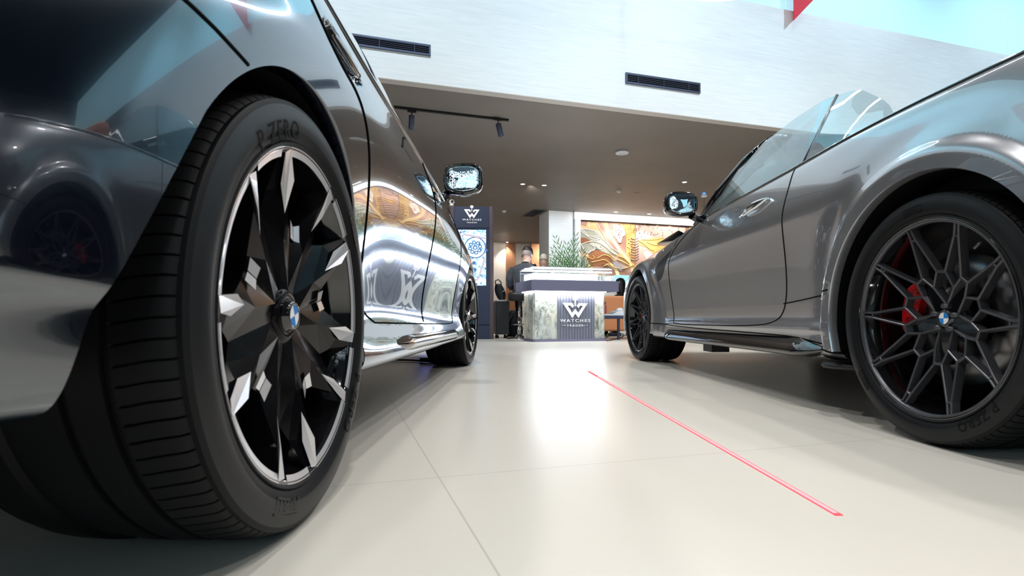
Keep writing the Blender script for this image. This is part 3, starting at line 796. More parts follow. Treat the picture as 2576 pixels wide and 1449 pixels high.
wheel(LC, WL(WBL, .932, zc, -4.5), 'blade', .343, .2665, .255, 11)

# ------------------------------------------------------------------ grey convertible on the right
WBR = 2.857
RC = empty('car', Matrix.Translation((1.105+.925, 1.518, 0)) @ Matrix.Rotation(rad(2.6), 4, 'Z'), 'grey open-top convertible with dark lattice wheels parked on the right', 'car')
W = spl([(-.85, .66), (-.76, .80), (-.6, .89), (-.4, .935), (-.2, .948), (0, .952), (.3, .945), (.7, .918), (1.2, .905), (1.8, .905), (2.2, .912), (2.6, .93), (2.86, .936), (3.15, .93), (3.4, .88), (3.55, .80), (3.68, .66)])
zb = spl([(-.85, .32), (-.6, .26), (-.35, .22), (.3, .195), (.8, .20), (2.2, .19), (2.5, .19), (3.2, .18), (3.68, .20)])
zbelt = spl([(-.85, .93), (-.6, .965), (-.25, .985), (.2, .985), (.77, .963), (1.3, .945), (1.75, .925), (2.1, .895), (2.5, .850), (2.86, .80), (3.2, .73), (3.45, .66), (3.68, .56)])
ybelt = spl([(-.85, .56), (-.6, .72), (-.25, .80), (.2, .825), (.77, .835), (1.3, .835), (1.75, .82), (2.1, .81), (2.5, .79), (2.86, .77), (3.2, .72), (3.45, .62), (3.68, .45)])
deck = spl([(-.85, 1.0), (-.6, 1.03), (-.25, 1.04), (.2, 1.02), (1.75, .99), (2.1, .97), (2.5, .92), (2.86, .86), (3.2, .78), (3.45, .70), (3.68, .58)])
rows = [(-.06, -.05, .0, -.09), (-.03, -.02, .012, -.05), (-.022, -.012, .05, -.03), (-.034, -.010, .10, -.02), (-.044, -.008, .36, -.012), (-.036, -.006, .46, -.006), (-.024, -.002, .56, -.002),
        (-.012, 0, .66, 0), (-.001, -.004, .745, -.004), (-.008, -.016, .80, -.016), (-.022, -.036, .855, -.036), (-.040, -.062, .912, -.066), (-.058, -.090, .965, -.10)]
st = [-.82, -.76, -.66, -.54, -.40, -.25, -.08, .1, .28, .46, .65, .9, 1.2, 1.5, 1.78, 2.0, 2.2, 2.38, 2.55, 2.7, 2.86, 3.02, 3.18, 3.33, 3.46, 3.58, 3.66]
PR = body_net(st, W, zb, zbelt, ybelt, deck, rows, WBR, .62, [(-1, -.87, 1), (1, 3.76, 1)])
def dispR(G):
    G = G.copy(); s, y, z = G[..., 0], G[..., 1], G[..., 2]
    for cx_, cz_, yt, k_ in ((0, .34, .953, 1), (WBR, .335, .940, .6)):      # flat arch band standing proud of the flank
        r = np.sqrt((s-cx_)**2+(z-cz_)**2)
        t = np.clip((.470-r)/.050, 0, 1); t = t*t*(3-2*t); on = (y > .6) & (z > .22)
        yb_ = y-np.where(on, .009*k_*np.exp(-((r-.50)/.055)**2), 0)
        y2 = np.where(on, yb_+(np.maximum(yt, yb_)-yb_)*t*k_, y)
        G[..., 1] = np.where(np.abs(s-cx_) < .75, y2, G[..., 1])
    e = ((s-1.03)/.115)**2+((z-.835-(s-1.03)*-.05)/.030)**2
    G[..., 1] = G[..., 1]-np.where(y > .8, np.clip(1-e, 0, 1)**.6*.018, 0)
    # sill light catcher
    G[..., 1] = G[..., 1]+np.where((y > .8) & (s > .35) & (s < 2.4), .010*np.exp(-((z-.300)/.022)**2)*np.clip((s-.35)/.2, 0, 1)*np.clip((2.4-s)/.2, 0, 1), 0)
    return G
SR = Surf(PR, dispR)
aR = circ(0, .345, .381, -32, 212, 90); aF = circ(WBR, .34, .372, -32, 212, 90)
doorB = smooth_poly([(.765, .99), (.76, .95), (.742, .84), (.742, .70), (.752, .50), (.79, .37), (.86, .315), (1.05, .300), (1.4, .296), (2.09, .292), (2.145, .32), (2.17, .45), (2.165, .62), (2.13, .76), (2.0, .84), (1.86, .89), (1.78, .93)], it=3)
ventP = [(2.14, .785), (2.20, .770), (2.36, .715), (2.42, .675), (2.37, .585), (2.30, .60), (2.235, .645)]
tail = [(-1.1, .72), (-.60, .76), (-.58, .83), (-1.1, .86)]
headp = [(3.3, .55), (3.34, .64), (4.1, .62), (4.1, .50)]
MR = car_shell(RC, SR, 500, 180, (.13, .80), [aR+[(-.2, .1), (.2, .1)], aF+[(WBR-.2, .1), (WBR+.2, .1)]],
               [('door', doorB, M['paintgrey'], 1), ('side_vent', ventP, M['black'], 1), ('tail_lamp', tail, M['tailred'], 1), ('head_lamp', headp, M['darkglass'], 1)], M['paintgrey'],
               cut=lambda C: (C[:, 0] > -.25) & (C[:, 0] < 1.75) & (C[:, 1] < .77) & (C[:, 2] > .8))
seam(RC, MR, doorB, .0026)
seam(RC, MR, [(.80, .395), (.6, .410), (.383, .432)], .0026)
seam(RC, MR, smooth_poly([(2.52, .298), (1.9, .275), (1.0, .268), (.6, .262), (.33, .215)], it=2), .0030)
seam(RC, MR, smooth_poly([(-.30, .588), (-.45, .62), (-.7, .66)], it=2), .0026)
seam(RC, MR, [(2.12, .80), (2.11, .86), (2.0, .895)], .0018)
arch_lip(RC, MR, [p for p in aR if p[1] > .215], (0, .345), M['paintgrey'])
arch_lip(RC, MR, [p for p in aF if p[1] > .21], (WBR, .34), M['paintgrey'])
for sg in (-1, 1):
    p, n = MR['on'](dense([(.38, .228), (2.38, .222)], .05, False)); rg = []
    for i, a in enumerate(p):
        t = i/(len(p)-1); f = math.sin(PI*min(t*7, (1-t)*12, .5)); ex = .022+.030*(1-t)
        X0, Y0, Z0 = a[1], a[0], a[2]
        f = sm(min(t*7, (1-t)*10, 1)); rg.append([(sg*(X0-.03), Y0, Z0-.040*f-.002), (sg*(X0-.01+(ex*.6+.01)*f), Y0, Z0-.034*f-.001), (sg*(X0-.01+(ex+.01)*f), Y0, Z0-.024*f), (sg*(X0-.01+(ex*.9+.01)*f), Y0, Z0-.012*f), (sg*(X0-.01+.014*f), Y0, Z0+.034*f+.001), (sg*(X0-.03), Y0, Z0+.034*f+.002)])
    MB().loft(rg).build('side_skirt', M['gloss'], RC)
    seam(RC, MR, [(-.4, .955), (.1, .965), (.77, .945), (1.3, .93), (1.8, .91)], .007, 'belt_moulding', (sg,), M['gloss'])
    dr = [o for o in D.objects if o.parent == RC and o.name.startswith('door')][0 if sg > 0 else 1]
    p, n = MR['on']([(.86, .835), (1.20, .835)]); rg = []
    for i in range(17):
        t = i/16; s_ = .90+.26*t; yy = (p[0][1]*(1-t)+p[1][1]*t)+.010+.016*math.sin(PI*t); hh = .019*(math.sin(PI*min(max(t, .02), .98))**.5); cz = .850-.03*t
        rg.append([(sg*(yy+.010*math.cos(a)-.006), s_, cz+hh*math.sin(a)) for a in [2*PI*k_/14 for k_ in range(14)]])
    MB().loft(rg).build('door_handle', M['chrome'], dr)
    mirror_part(RC, sg, (.975, 1.70, .992), .175, .135, M['gloss'], (sg*.80, 1.76, .915))
    # A pillar + side glass + divider
    A0 = Vector((sg*.80, 1.93, .900)); A1 = Vector((sg*.735, 1.74, 1.075)); A2 = Vector((sg*.66, 1.58, 1.205)); A3 = Vector((sg*.585, 1.46, 1.285))
    MB().tube([A0, A1, A2, A3], [.030, .026, .024, .022], 12).build('windscreen_pillar', M['gloss'], RC)
    pl = [(1.90, .80, .915), (1.60, .695, 1.165), (1.46, .615, 1.275), (1.2, .60, 1.302), (.95, .598, 1.300), (.87, .60, 1.296), (.74, .832, .955)]
    def gpane(pl, nm):
        P = [Vector((sg*y, s_, z)) for s_, y, z in pl]; off = Vector((sg*.0022, 0, .0015)); b = MB()
        a = [b.bm.verts.new(q+off) for q in P]; c = [b.bm.verts.new(q-off) for q in P]
        b.bm.faces.new(a); b.bm.faces.new(c[::-1])
        for k in range(len(P)): b.bm.faces.new((a[k], c[k], c[(k+1) % len(P)], a[(k+1) % len(P)]))
        return b.build(nm, M['glass'], RC)
    gpane([(1.90, .815, .915), (1.60, .695, 1.165), (1.46, .615, 1.275), (1.2, .60, 1.302), (.98, .598, 1.304), (.880, .60, 1.290), (.745, .828, .955)], 'side_window')
    top = [(.870, .60, 1.288), (.78, .602, 1.270), (.69, .615, 1.235), (.59, .64, 1.174), (.50, .67, 1.12), (.434, .70, 1.077), (.35, .75, 1.02), (.31, .79, .975)]
    b = MB(); rows_ = []
    for i, (s_, y_, z_) in enumerate(top):
        s0 = .74-.43*i/7; rows_.append([Vector((sg*(y_+(.830-y_)*t+.012*math.sin(PI*t)*(1-i/7)), s_+(s0-s_)*t, z_+(.955-z_)*t)) for t in [k/6 for k in range(7)]])
    b.loft(rows_, False, False); q = b.build('quarter_window', M['glass'], RC)
    MB().tube([(sg*.60, .875, 1.289), (sg*.71, .80, 1.14), (sg*.828, .738, .955)], .0065, 8).build('window_divider', M['greysat'], RC)
# windscreen, header, interior
A = [(.80, 1.93, .900), (.735, 1.74, 1.075), (.66, 1.58, 1.205), (.585, 1.46, 1.285)]
rg = []
for y0, s0, z0 in A:
    rg.append([Vector((y0*math.cos(PI*k/12)*.985, s0+.16*math.sin(PI*k/12)*(1-.3*(z0-.9)/.4), z0+.045*math.sin(PI*k/12))) for k in range(13)])
b = MB()
b.loft(rg, False, False); g = b.build('windscreen', M['glass'], RC); so = g.modifiers.new('thickness', 'SOLIDIFY'); so.thickness = .004
b = MB(); b.tube([v+Vector((0, -.01, .004)) for v in rg[-1]], .020, 12).build('windscreen_header', M['gloss'], RC)
for sg in (1, -1):
    b = MB(); b.box((sg*.30, 1.50, 1.29), (.36, .13, .014), R=Matrix.Rotation(rad(-20), 4, 'X'), bev=.005); b.build('sun_visor', M['greysat'], RC)
    b = MB(); b.box((sg*.555, 1.435, 1.262), (.03, .035, .07), R=Matrix.Rotation(rad(sg*25), 4, 'Y'), bev=.006); b.build('header_seal', M['black'], RC)
b = MB(); b.box((0, 1.44, 1.22), (.22, .03, .06), bev=.012); b.build('rear_view_mirror', M['black'], RC)
b = MB(); b.box((0, .75, .36), (1.54, 2.1, .06)); b.box((.775, .75, .62), (.03, 2.1, .58)); b.box((-.775, .75, .62), (.03, 2.1, .58)); b.box((0, -.28, .65), (1.54, .04, .6)); b.build('cabin_tub', M['black'], RC)
b = MB(); b.box((0, 1.72, .82), (1.5, .34, .24), bev=.05); b.build('dashboard', M['black'], RC)
MB().tube([(-.36+.185*math.cos(a), 1.40-.07*math.sin(a), .86+.17*math.sin(a)) for a in [2*PI*k/24 for k in range(25)]], .014, 8).build('steering_wheel', M['black'], RC)
for sx, sy, rear in ((-.37, .62, 0), (.37, .62, 0), (-.36, -.08, 1), (.36, -.08, 1)):
    b = MB(); b.box((sx, sy+.28, .50), (.50, .52, .18), bev=.05); seat = b.build('seat', M['orangeint'], RC)
    b = MB(); b.box((sx, sy-.02, .76 if not rear else .72), (.48, .14, .56), R=Matrix.Rotation(rad(14), 4, 'X'), bev=.05); b.build('backrest', M['orangeint'], seat)
    b = MB(); b.box((sx, sy-.11, 1.075 if not rear else .985), (.26, .10, .17), R=Matrix.Rotation(rad(10), 4, 'X'), bev=.04); b.build('headrest', M['orangeint'], seat)
wheel(RC, WL(0, .925, .337), 'lattice', .337, .2665, .285)
wheel(RC, WR(0, .925, .337), 'lattice', .337, .2665, .285)
wheel(RC, WL(WBR, .915, .334, 2), 'lattice', .334, .2640, .275, 14)
wheel(RC, WR(WBR, .915, .334, 2), 'lattice', .334, .2640, .275, 14)
# ------------------------------------------------------------------ setting
def rbox(name, u0, u1, n0, n1, z0, z1, m, kind='structure'):
    b = MB(); b.box(((u0+u1)/2, (n0+n1)/2, (z0+z1)/2), (u1-u0, n1-n0, z1-z0)); o = b.build(name, m, None, ROOM)
    if kind: o['kind'] = kind
    return o
rbox('floor', -12, 20, -16, 14.3, -.1, 0, M['floor'])
rbox('wall_bulkhead', -12, 20, .0, .13, 3.2, 5.0, M['plaster'])
rbox('trim_1', -12, 20, .0, .13, 3.19, 3.2, M['trim'])
rbox('ceiling', -12, 20, .13, 14.3, 3.2, 3.35, M['taupe'])
rbox('wall_back', -12, 20, 13.7, 14.3, 0, 3.2, M['beige'])
rbox('wall_left', -12.2, -12, -16, 14.3, 0, 7.1, M['darkwall'])
rbox('wall_right', 20, 20.2, -16, 14.3, 0, 7.1, M['darkwall'])
rbox('wall_rear', -12, 20, -16.2, -16, 0, 7.1, M['darkwall'])
o = rbox('ceiling', -12, 20, -16, .2, 7.0, 7.15, M['hallceil'])
# glazed band over the bulkhead, each pane between dark joints
us = [-12, -8.9, -5.8, -2.9, 0.2, 3.1, 6.1, 8.02, 9.93, 11.03, 13, 16, 20]
win = D.objects.new('window_1', None); COL.objects.link(win); win.matrix_world = ROOM; win['kind'] = 'structure'
for a, c in zip(us, us[1:]):
    b = MB(); b.box(((a+c)/2, .06, 6.0), (c-a-.008, .02, 2.0)); b.build('pane', M['sky'], win)
b = MB(); b.box((4, .10, 6.0), (32, .02, 2.0)); b.build('window_frame', M['greysat'], win)
# windows behind the camera whose light the paint picks up
win = D.objects.new('window_2', None); COL.objects.link(win); win.matrix_world = ROOM; win['kind'] = 'structure'
for k in range(5):
    b = MB(); b.box((-8+5*k, -15.95, 4.6), (3.6 if k % 2 else 1.2, .04, 3.2)); b.build('pane', M['sky'], win)
# column with mural wall
rbox('wall_column', 4.96, 5.66, 7.11, 7.86, 0, 3.2, M['plaster'])
rbox('wall_mural', 5.66, 20, 7.20, 7.4, 0, 3.2, M['greywall'])
# back wall panels (copper and beige)
def upx(px, n): return ray_plane(px, 700, n)[0]
for a, c in ((1273, 1296), (1336, 1384)):
    u0, u1 = upx(a, 13.66), upx(c, 13.66); rbox('trim_2' if a == 1273 else 'trim_3', u0, u1, 13.62, 13.7, 0.35, 3.2, M['copper'])
for k, z in enumerate((2.55, 2.98)):
    pass
# ------------------------------------------------------------------ mural: frame, white borders, picture
mu = empty('framed_mural', ROOM, 'large orange and grey patterned wall mural in a white frame behind the counter', 'mural')
ua, za = ray_plane(1457, 556, 7.15); zb_ = ray_plane(1457, 692, 7.15)[1]
UA = ua; UB = 15.5; ZA = za; ZB = zb_
b = MB(); b.box(((UA+UB)/2, 7.135, (ZA+ZB)/2), (UB-UA, .03, ZA-ZB)); b.build('picture', M['art'], mu)
b = MB(); f0 = .10
b.box(((5.68+UB)/2, 7.11, (ZA+3.2)/2+.01), (UB-5.68, .12, 3.17-ZA)); b.box(((5.70+UA)/2, 7.11, 1.75), (UA-5.70, .12, 3.18-.35)); b.build('frame', M['white'], mu)
b = MB(); b.box(((UA+UB)/2, 7.12, (ZB+.3)/2), (UB-UA, .10, ZB-.3)); b.build('lower_board', M['warmwhite'], mu)
# applied patches of the mural: pale grey leaf, belt with discs, dashed strip, yellow fish
def artpoly(px, mname, thick, dist=7.115, nm='painted_shape'):
    P = [ray_plane(x/7.244+1400, y/7.244+520, dist) for x, y in px]
    P = [(min(max(u, UA+.002), UB), min(max(z, ZB+.002), ZA-.002)) for u, z in P]
    b = MB(); R = Matrix.Translation((0, dist, 0)) @ Matrix.Rotation(PI/2, 4, 'X'); b.prism(P, 0, thick, R); return b.build(nm, M[mname], mu)
for nm, c in (('art_grey', (.38, .37, .30)), ('art_maroon', (.34, .18, .15)), ('art_cream', (.86, .78, .66)), ('art_yellow', (.72, .42, .13)), ('art_orange', (.66, .38, .18)), ('art_brown', (.32, .12, .05)), ('art_pink', (.60, .38, .32)), ('art_slate', (.36, .31, .33))): M[nm] = mat(nm, c, .55)
artpoly([(440, 262), (610, 270), (900, 285), (1100, 820), (1130, 850), (980, 840), (700, 560), (440, 360)], 'art_orange', .002, 7.118)
artpoly([(1270, 310), (1420, 330), (1430, 1040), (1270, 860)], 'art_yellow', .002, 7.118)
artpoly([(1440, 335), (2350, 380), (2300, 700), (1440, 1040)], 'art_pink', .002, 7.118)
artpoly([(440, 390), (560, 395), (760, 440), (860, 600), (1010, 720), (1140, 850), (1080, 880), (900, 850), (700, 760), (620, 830), (540, 860), (440, 760)], 'art_grey', .003)
artpoly([(440, 560), (540, 570), (620, 620), (600, 665), (440, 665)], 'art_brown', .004, 7.113)
artpoly([(620, 850), (700, 790), (860, 820), (960, 900), (980, 1010), (780, 1080), (640, 1080), (560, 960)], 'art_brown', .003)
artpoly([(440, 930), (520, 900), (560, 1010), (545, 1130), (440, 1130)], 'art_slate', .003)
artpoly([(720, 270), (820, 290), (960, 560), (1110, 790), (1060, 800), (980, 680), (860, 520)], 'art_maroon', .004)
artpoly([(440, 262), (560, 266), (540, 350), (450, 330)], 'art_maroon', .004)
artpoly([(1040, 330), (1180, 330), (1240, 480), (1150, 660), (1030, 520)], 'art_cream', .003)
artpoly([(1490, 620), (1540, 590), (1900, 560), (2050, 620), (1950, 760), (1740, 860), (1640, 740), (1500, 700)], 'art_yellow', .004)
artpoly([(1580, 850), (1640, 790), (1760, 860), (1640, 960)], 'art_cream', .004)
artpoly([(1050, 900), (1110, 1010), (1240, 1110), (1180, 1170), (1060, 1110), (1000, 960)], 'art_slate', .004)
rnd = random.Random(7)
def artline(px, r, mname='art_cream'):
    P = [ray_plane(x/7.244+1400, y/7.244+520, 7.112) for x, y in px]
    P = smooth_poly(P, False, 3)
    P = [Vector((min(max(u, UA+.01), UB), 7.112, min(max(z, ZB+.01), ZA-.01))) for u, z in P]
    MB().tube(P, r, 5).build('painted_line', M[mname], mu)
for ln in ([(440, 400), (520, 470), (600, 560), (560, 520), (700, 560), (800, 590)], [(440, 440), (560, 540), (660, 600), (780, 600), (760, 540), (700, 540)], [(440, 690), (560, 640), (700, 620), (860, 700), (1000, 830), (1100, 880)],
           [(640, 680), (720, 720), (780, 780), (830, 770), (830, 720), (780, 720), (770, 760)], [(440, 680), (500, 780), (580, 860), (620, 810), (700, 790), (690, 720), (600, 680)], [(700, 470), (840, 590), (960, 700), (1060, 790), (1130, 830)],
           [(460, 400), (620, 420), (760, 470), (830, 560)], [(1040, 520), (1100, 580), (1130, 660), (1180, 650), (1190, 540), (1250, 520), (1240, 460), (1190, 380)], [(720, 280), (800, 420), (900, 600), (1010, 780)], [(590, 275), (600, 330), (590, 380)]):
    artline(ln, .013)
for ln in ([(500, 880), (640, 960), (700, 930), (660, 890)], [(640, 1010), (760, 990), (860, 960), (940, 1000), (1000, 1080)], [(740, 940), (860, 870), (960, 900), (1060, 1000), (1060, 960), (960, 860)], [(1500, 620), (1620, 700), (1700, 780), (1780, 800)], [(1640, 640), (1760, 700), (1900, 700), (2000, 640)],
           [(860, 1080), (960, 1040), (1040, 1110), (1140, 1120)], [(1120, 900), (1240, 940), (1330, 1040)], [(1100, 960), (1240, 1020), (1360, 1090)], [(1180, 1130), (1300, 1110), (1400, 1060)], [(1560, 600), (1760, 610), (1960, 560)]):
    artline(ln, .012, 'art_yellow')
for k in range(70):
    x = rnd.choice([rnd.uniform(1060, 1180), rnd.uniform(1300, 1420), rnd.uniform(1450, 2200), rnd.uniform(1460, 2100)]); y = rnd.uniform(340, 560) if x < 1250 or x > 1500 else rnd.uniform(340, 1000)
    a = rnd.uniform(0, 6.3); L = rnd.uniform(12, 26); artline([(x, y), (x+L*math.cos(a), y+L*math.sin(a)*1.2)], .012, 'art_maroon')
for k in range(9):
    y = 600+48*k; artline([(1355, y-25), (1430, y), (1495, y-40)], .013, 'art_maroon')
artline([(1433, 340), (1436, 700), (1434, 1050)], .010, 'art_maroon')
# wall edge and small print under the mural
p0 = ray_plane(1546, 692, 7.05); p1 = ray_plane(1581, 712, 7.05)
b = MB(); b.box(((p0[0]+p1[0])/2, 7.03, (p0[1]+p1[1])/2-.1), (p1[0]-p0[0], .05, p0[1]-p1[1]+.2)); tag(b.build('wall_print', M['blueart'], None, ROOM), 'small pale blue picture low on the wall below the mural, right of the counter', 'picture')

# ------------------------------------------------------------------ vents in the bulkhead
def grille(x0, y0, x1, y1, label, n=0, px_end='R'):
    ua, zt = ray_plane(x0, y0, n); ub, zb2 = ray_plane(x1, y1, n)
    w = ub-ua; h = zt-zb2
    g = empty('air_vent', ROOM @ Matrix.Translation((ua, n, zb2)), label, 'air vent', 'black slot vents in the white bulkhead')
    b = MB(); b.box((w/2, -.004, h/2), (w-.02, .006, h-.02)); b.build('vent_back', M['blackm'], g)
    b = MB()
    for c, d in (((w/2, -.012, .011), (w, .02, .022)), ((w/2, -.012, h-.011), (w, .02, .022)), ((.011, -.012, h/2), (.022, .02, h-.044)), ((w-.011, -.012, h/2), (.022, .02, h-.044))): b.box(c, d)
    b.build('vent_frame', M['vent'], g)
    for k in range(5):
        b = MB(); z = h*(k+1)/6; b.box((w/2, -.013, z), (w-.04, .014, .007), R=Matrix.Rotation(rad(28), 4, 'X')); b.build('vent_blade', M['vent'], g)
    for k in range(3):
        b = MB(); b.box((w*(.16+.34*k), -.014, h/2), (.006, .012, h-.04)); b.build('vent_rib', M['vent'], g)
grille(818, 76, 1083, 142, 'black slotted air vent high on the white bulkhead, above the black saloon')
grille(1573, 183, 1760, 236, 'black slotted air vent on the white bulkhead, between the two cars')

# ------------------------------------------------------------------ ceiling fittings
ra, rb = ray_z(930, 266, 3.165), ray_z(1279, 306, 3.165)
tr = empty('track_light_rail', Matrix.Translation((0, 0, 0)), 'long black track rail under the taupe ceiling', 'track rail')
MB().box((ra+rb)/2, ((rb-ra).length, .035, .03), rz=math.atan2((rb-ra).y, (rb-ra).x)).build('rail', M['black'], tr)
MB().tube([(rb+(ra-rb)*.3)+Vector((0, 0, .035)), (rb+(ra-rb)*.3)+Vector((0, 0, .01))], .01).build('rail_clip', M['black'], tr)
tr.location = (0, 0, .02)
for (x, y, tilt, lab) in ((1036, 283, -4, 'black cylinder spotlight on the rail, nearest the black saloon'), (1253, 304, 14, 'black cylinder spotlight at the right end of the ceiling rail, tilted')):
    t = ((x-930)/(1279-930)); p = ra+(rb-ra)*(t*ra.y/(ra.y*t+rb.y*(1-t))) if False else ray_z(x, y-4, 3.165)
    s_ = empty('track_spotlight', Matrix.Translation((p.x, p.y, 3.17)), lab, 'spotlight', 'spotlights on the ceiling rail')
    MB().box((0, 0, -.012), (.12, .03, .024), rz=PSI).build('adapter', M['black'], s_)
    R = Matrix.Rotation(rad(-tilt), 4, 'Y') @ Matrix.Rotation(rad(10), 4, 'X')
    MB().tube([(0, 0, -.02), (0, 0, -.07)], .007).build('stem', M['black'], s_)
    T = Matrix.Translation((0, 0, -.065)) @ R
    MB().lathe([(.0001, 0), (.038, 0), (.040, -.003), (.040, -.185), (.036, -.187), (.034, -.17), (.0001, -.165)], 24, T).build('barrel', M['navyleg'], s_)
for (x, y, tx, ty) in ((1036, 283, .15, 8.6), (1253, 304, .75, 9.3)):       # light of the two rail spotlights
    q = ray_z(x, y-4, 3.165); lamp('SPOT', 'rail_spot_beam', (q.x+.02, q.y+.03, 2.90), 120, (1, .97, .93), .03, (tx, ty, 1.1), 50, .6)
q = ray_z(1369, 466, 3.2); lamp('SPOT', 'added_column_side_fill', (q.x-.3, q.y, 3.17), 70, (1, .95, .88), .05, rm(4.96, 7.5, 1.8), 80, .8)  # added spot without a fitting, brightens the side of the column
def downlight(p, lab, r=.045, on=True, power=45, grp='recessed downlights in the taupe ceiling', z=3.2):
    d = empty('downlight', Matrix.Translation((p.x, p.y, z)), lab, 'downlight', grp)
    MB().lathe([(r*1.25, 0), (r*1.25, -.004), (r, -.006), (r*.95, -.001)], 24).build('bezel', M['white'] if z < 5 else M['black'], d)
    MB().lathe([(.0001, -.003), (r*.96, -.003)], 24).build('lens', M['lamp'] if on else M['greysat'], d)
    if power: lamp('SPOT', 'downlight_beam', (p.x, p.y, z-.02), power, (1, .96, .9), .04, (p.x, p.y, 0), 95, .7)
for x, y, lab in ((1315, 463, 'lit round downlight, left one of the close pair above the counter'), (1369, 466, 'lit round downlight, right one of the close pair above the counter'), (1722, 458, 'lit round downlight above the grey convertible mirror'),
                  (1276, 609, 'small lit downlight deep in the room above the suited man')):
    downlight(ray_z(x, y, 3.2), lab, power=100)
for x, y, lab in ((1549, 533, 'flat lit downlight near the mural, left of two'), (1633, 538, 'flat lit downlight near the mural, right of two')):
    downlight(ray_z(x, y, 3.2), lab, power=100)
lamp('SPOT', 'added_mural_fill', rm(6.9, 6.2, 3.12), 45, (1, .97, .92), .05, rm(7.0, 7.15, 1.9), 120, .9)  # this and the next two: added unseen spots that brighten mural and frame
lamp('SPOT', 'added_mural_fill', rm(8.6, 6.2, 3.12), 45, (1, .97, .92), .05, rm(8.7, 7.15, 1.9), 120, .9)
lamp('SPOT', 'added_mural_fill', rm(10.6, 6.2, 3.12), 45, (1, .97, .92), .05, rm(10.7, 7.15, 1.9), 120, .9)
l = lamp('AREA', 'added_mural_area_fill', rm(9.0, 6.85, 3.17), 32, (1, .98, .95), 6.6, rm(9.0, 7.2, 2.0), sy=.06)  # added unseen area lamp, evens out the light on the mural
l.rotation_euler = (ROOM.to_3x3() @ Matrix.Rotation(rad(18), 3, 'X')).to_euler()
lamp('SPOT', 'added_column_fill', rm(4.9, 5.2, 3.1), 100, (.80, .91, 1), .05, rm(5.2, 7.1, 1.7), 90, .9)  # added unseen cool spot, brightens the column front
for u in (-4, -1, 2, 5, 8, 11):
    p = rm(u, 11.2, 3.2); lamp('SPOT', 'added_back_wall_fill', (p.x, p.y, 3.15), 100, (1, .95, .88), .06, rm(u, 13.4, 1.3), 110, .8)  # added unseen spots that lift the back wall
for i, (u, n) in enumerate(HALL):
    p = rm(u, n, 7.0)
    downlight(p, 'bright round downlight in the high hall ceiling behind the cars', .12, True, 0, 'downlights in the high hall ceiling', 7.0)
p = ray_z(1565, 382, 3.2); a = empty('ceiling_access_point', Matrix.Translation((p.x, p.y, 3.2)), 'flat white round disc unit on the taupe ceiling right of the rail', 'access point')
MB().lathe([(.0001, -.045), (.06, -.043), (.10, -.035), (.118, -.02), (.112, -.004), (.10, 0)], 40).build('cover', M['white'], a)
MB().lathe([(.045, -.0455), (.048, -.047), (.051, -.0445)], 32).build('ring', M['greysat'], a)
for x, y, lab in ((1557, 479, 'small white smoke detector on the ceiling above the mural'), (1268, 530, 'small white smoke detector on the ceiling beside the tall black totem')):
    p = ray_z(x, y, 3.2); a = empty('smoke_detector', Matrix.Translation((p.x, p.y, 3.2)), lab, 'smoke detector', 'smoke detectors on the taupe ceiling')
    MB().lathe([(.0001, -.055), (.035, -.052), (.042, -.038), (.055, -.03), (.058, -.012), (.058, 0)], 24).build('cover', M['white'], a)
    MB().lathe([(.0435, -.036), (.0435, -.031)], 24).build('slot', M['black'], a)
p = ray_z(1603, 485, 3.2); a = empty('ceiling_speaker', Matrix.Translation((p.x, p.y, 3.2)), 'dark round speaker ring set flush in the taupe ceiling', 'ceiling speaker')
MB().lathe([(.075, 0), (.08, -.006), (.09, -.006), (.093, 0)], 32).build('ring', M['greysat'], a); MB().lathe([(.0001, -.002), (.078, -.002)], 32).build('grille', M['taupe'], a)
p = ray_z(1342, 536, 3.2); a = empty('ceiling_air_vent', Matrix.Translation((p.x, p.y, 3.2)) @ Matrix.Rotation(PSI, 4, 'Z'), 'black rectangular air vent flat in the taupe ceiling beside the white column', 'air vent')
b = MB(); 
for c, d in (((0, -.5, -.006), (.34, .03, .012)), ((0, .5, -.006), (.34, .03, .012)), ((-.16, 0, -.006), (.02, 1.0, .012)), ((.16, 0, -.006), (.02, 1.0, .012))): b.box(c, d)
b.build('vent_frame', M['vent'], a); MB().box((0, 0, -.002), (.31, .98, .004)).build('vent_back', M['blackm'], a)
for k in range(5): MB().box((-.11+.055*k, 0, -.008), (.008, .96, .01)).build('vent_blade', M['vent'], a)
# pendant behind the bonnet of the convertible
p = at(1707, 580, 14.9); a = empty('pendant_lamp', Matrix.Translation((p.x, p.y, 0)), 'black shallow-cone pendant lamp hanging in front of the mural, behind the convertible bonnet', 'pendant lamp')
zz = p.z; MB().tube([(0, 0, 3.2), (0, 0, zz-.01)], .005, 6).build('cord', M['white'], a)
MB().lathe([(.004, zz), (.03, zz-.01), (.56, zz-.34), (.555, zz-.345)], 40).build('shade', M['blackm'], a); MB().lathe([(.02, zz-.03), (.55, zz-.35), (.0001, zz-.35)], 40).build('diffuser', M['warmwhite'], a)
p = at(1771, 492, 9.5); a = empty('sensor_stand', Matrix.Translation((p.x, p.y, 0)), 'thin pole with a small white disc on top seen beside the convertible mirror', 'stand')
MB().lathe([(.0001, 0), (.14, 0), (.14, .01), (.0001, .015)], 24).build('base', M['black'], a); MB().tube([(0, 0, .01), (0, 0, p.z-.01)], .008, 8).build('pole', M['steel'], a); MB().lathe([(.0001, p.z-.03), (.05, p.z-.025), (.05, p.z+.01), (.0001, p.z+.015)], 20).build('disc', M['white'], a)
MB().lathe([(.0001, p.z+.015), (.03, p.z+.02), (.025, p.z+.05), (.0001, p.z+.055)], 16).build('blue_lens', mat('blue_lens', (.05, .2, .6), .2, emit=(.1, .35, .9), estr=.8), a)
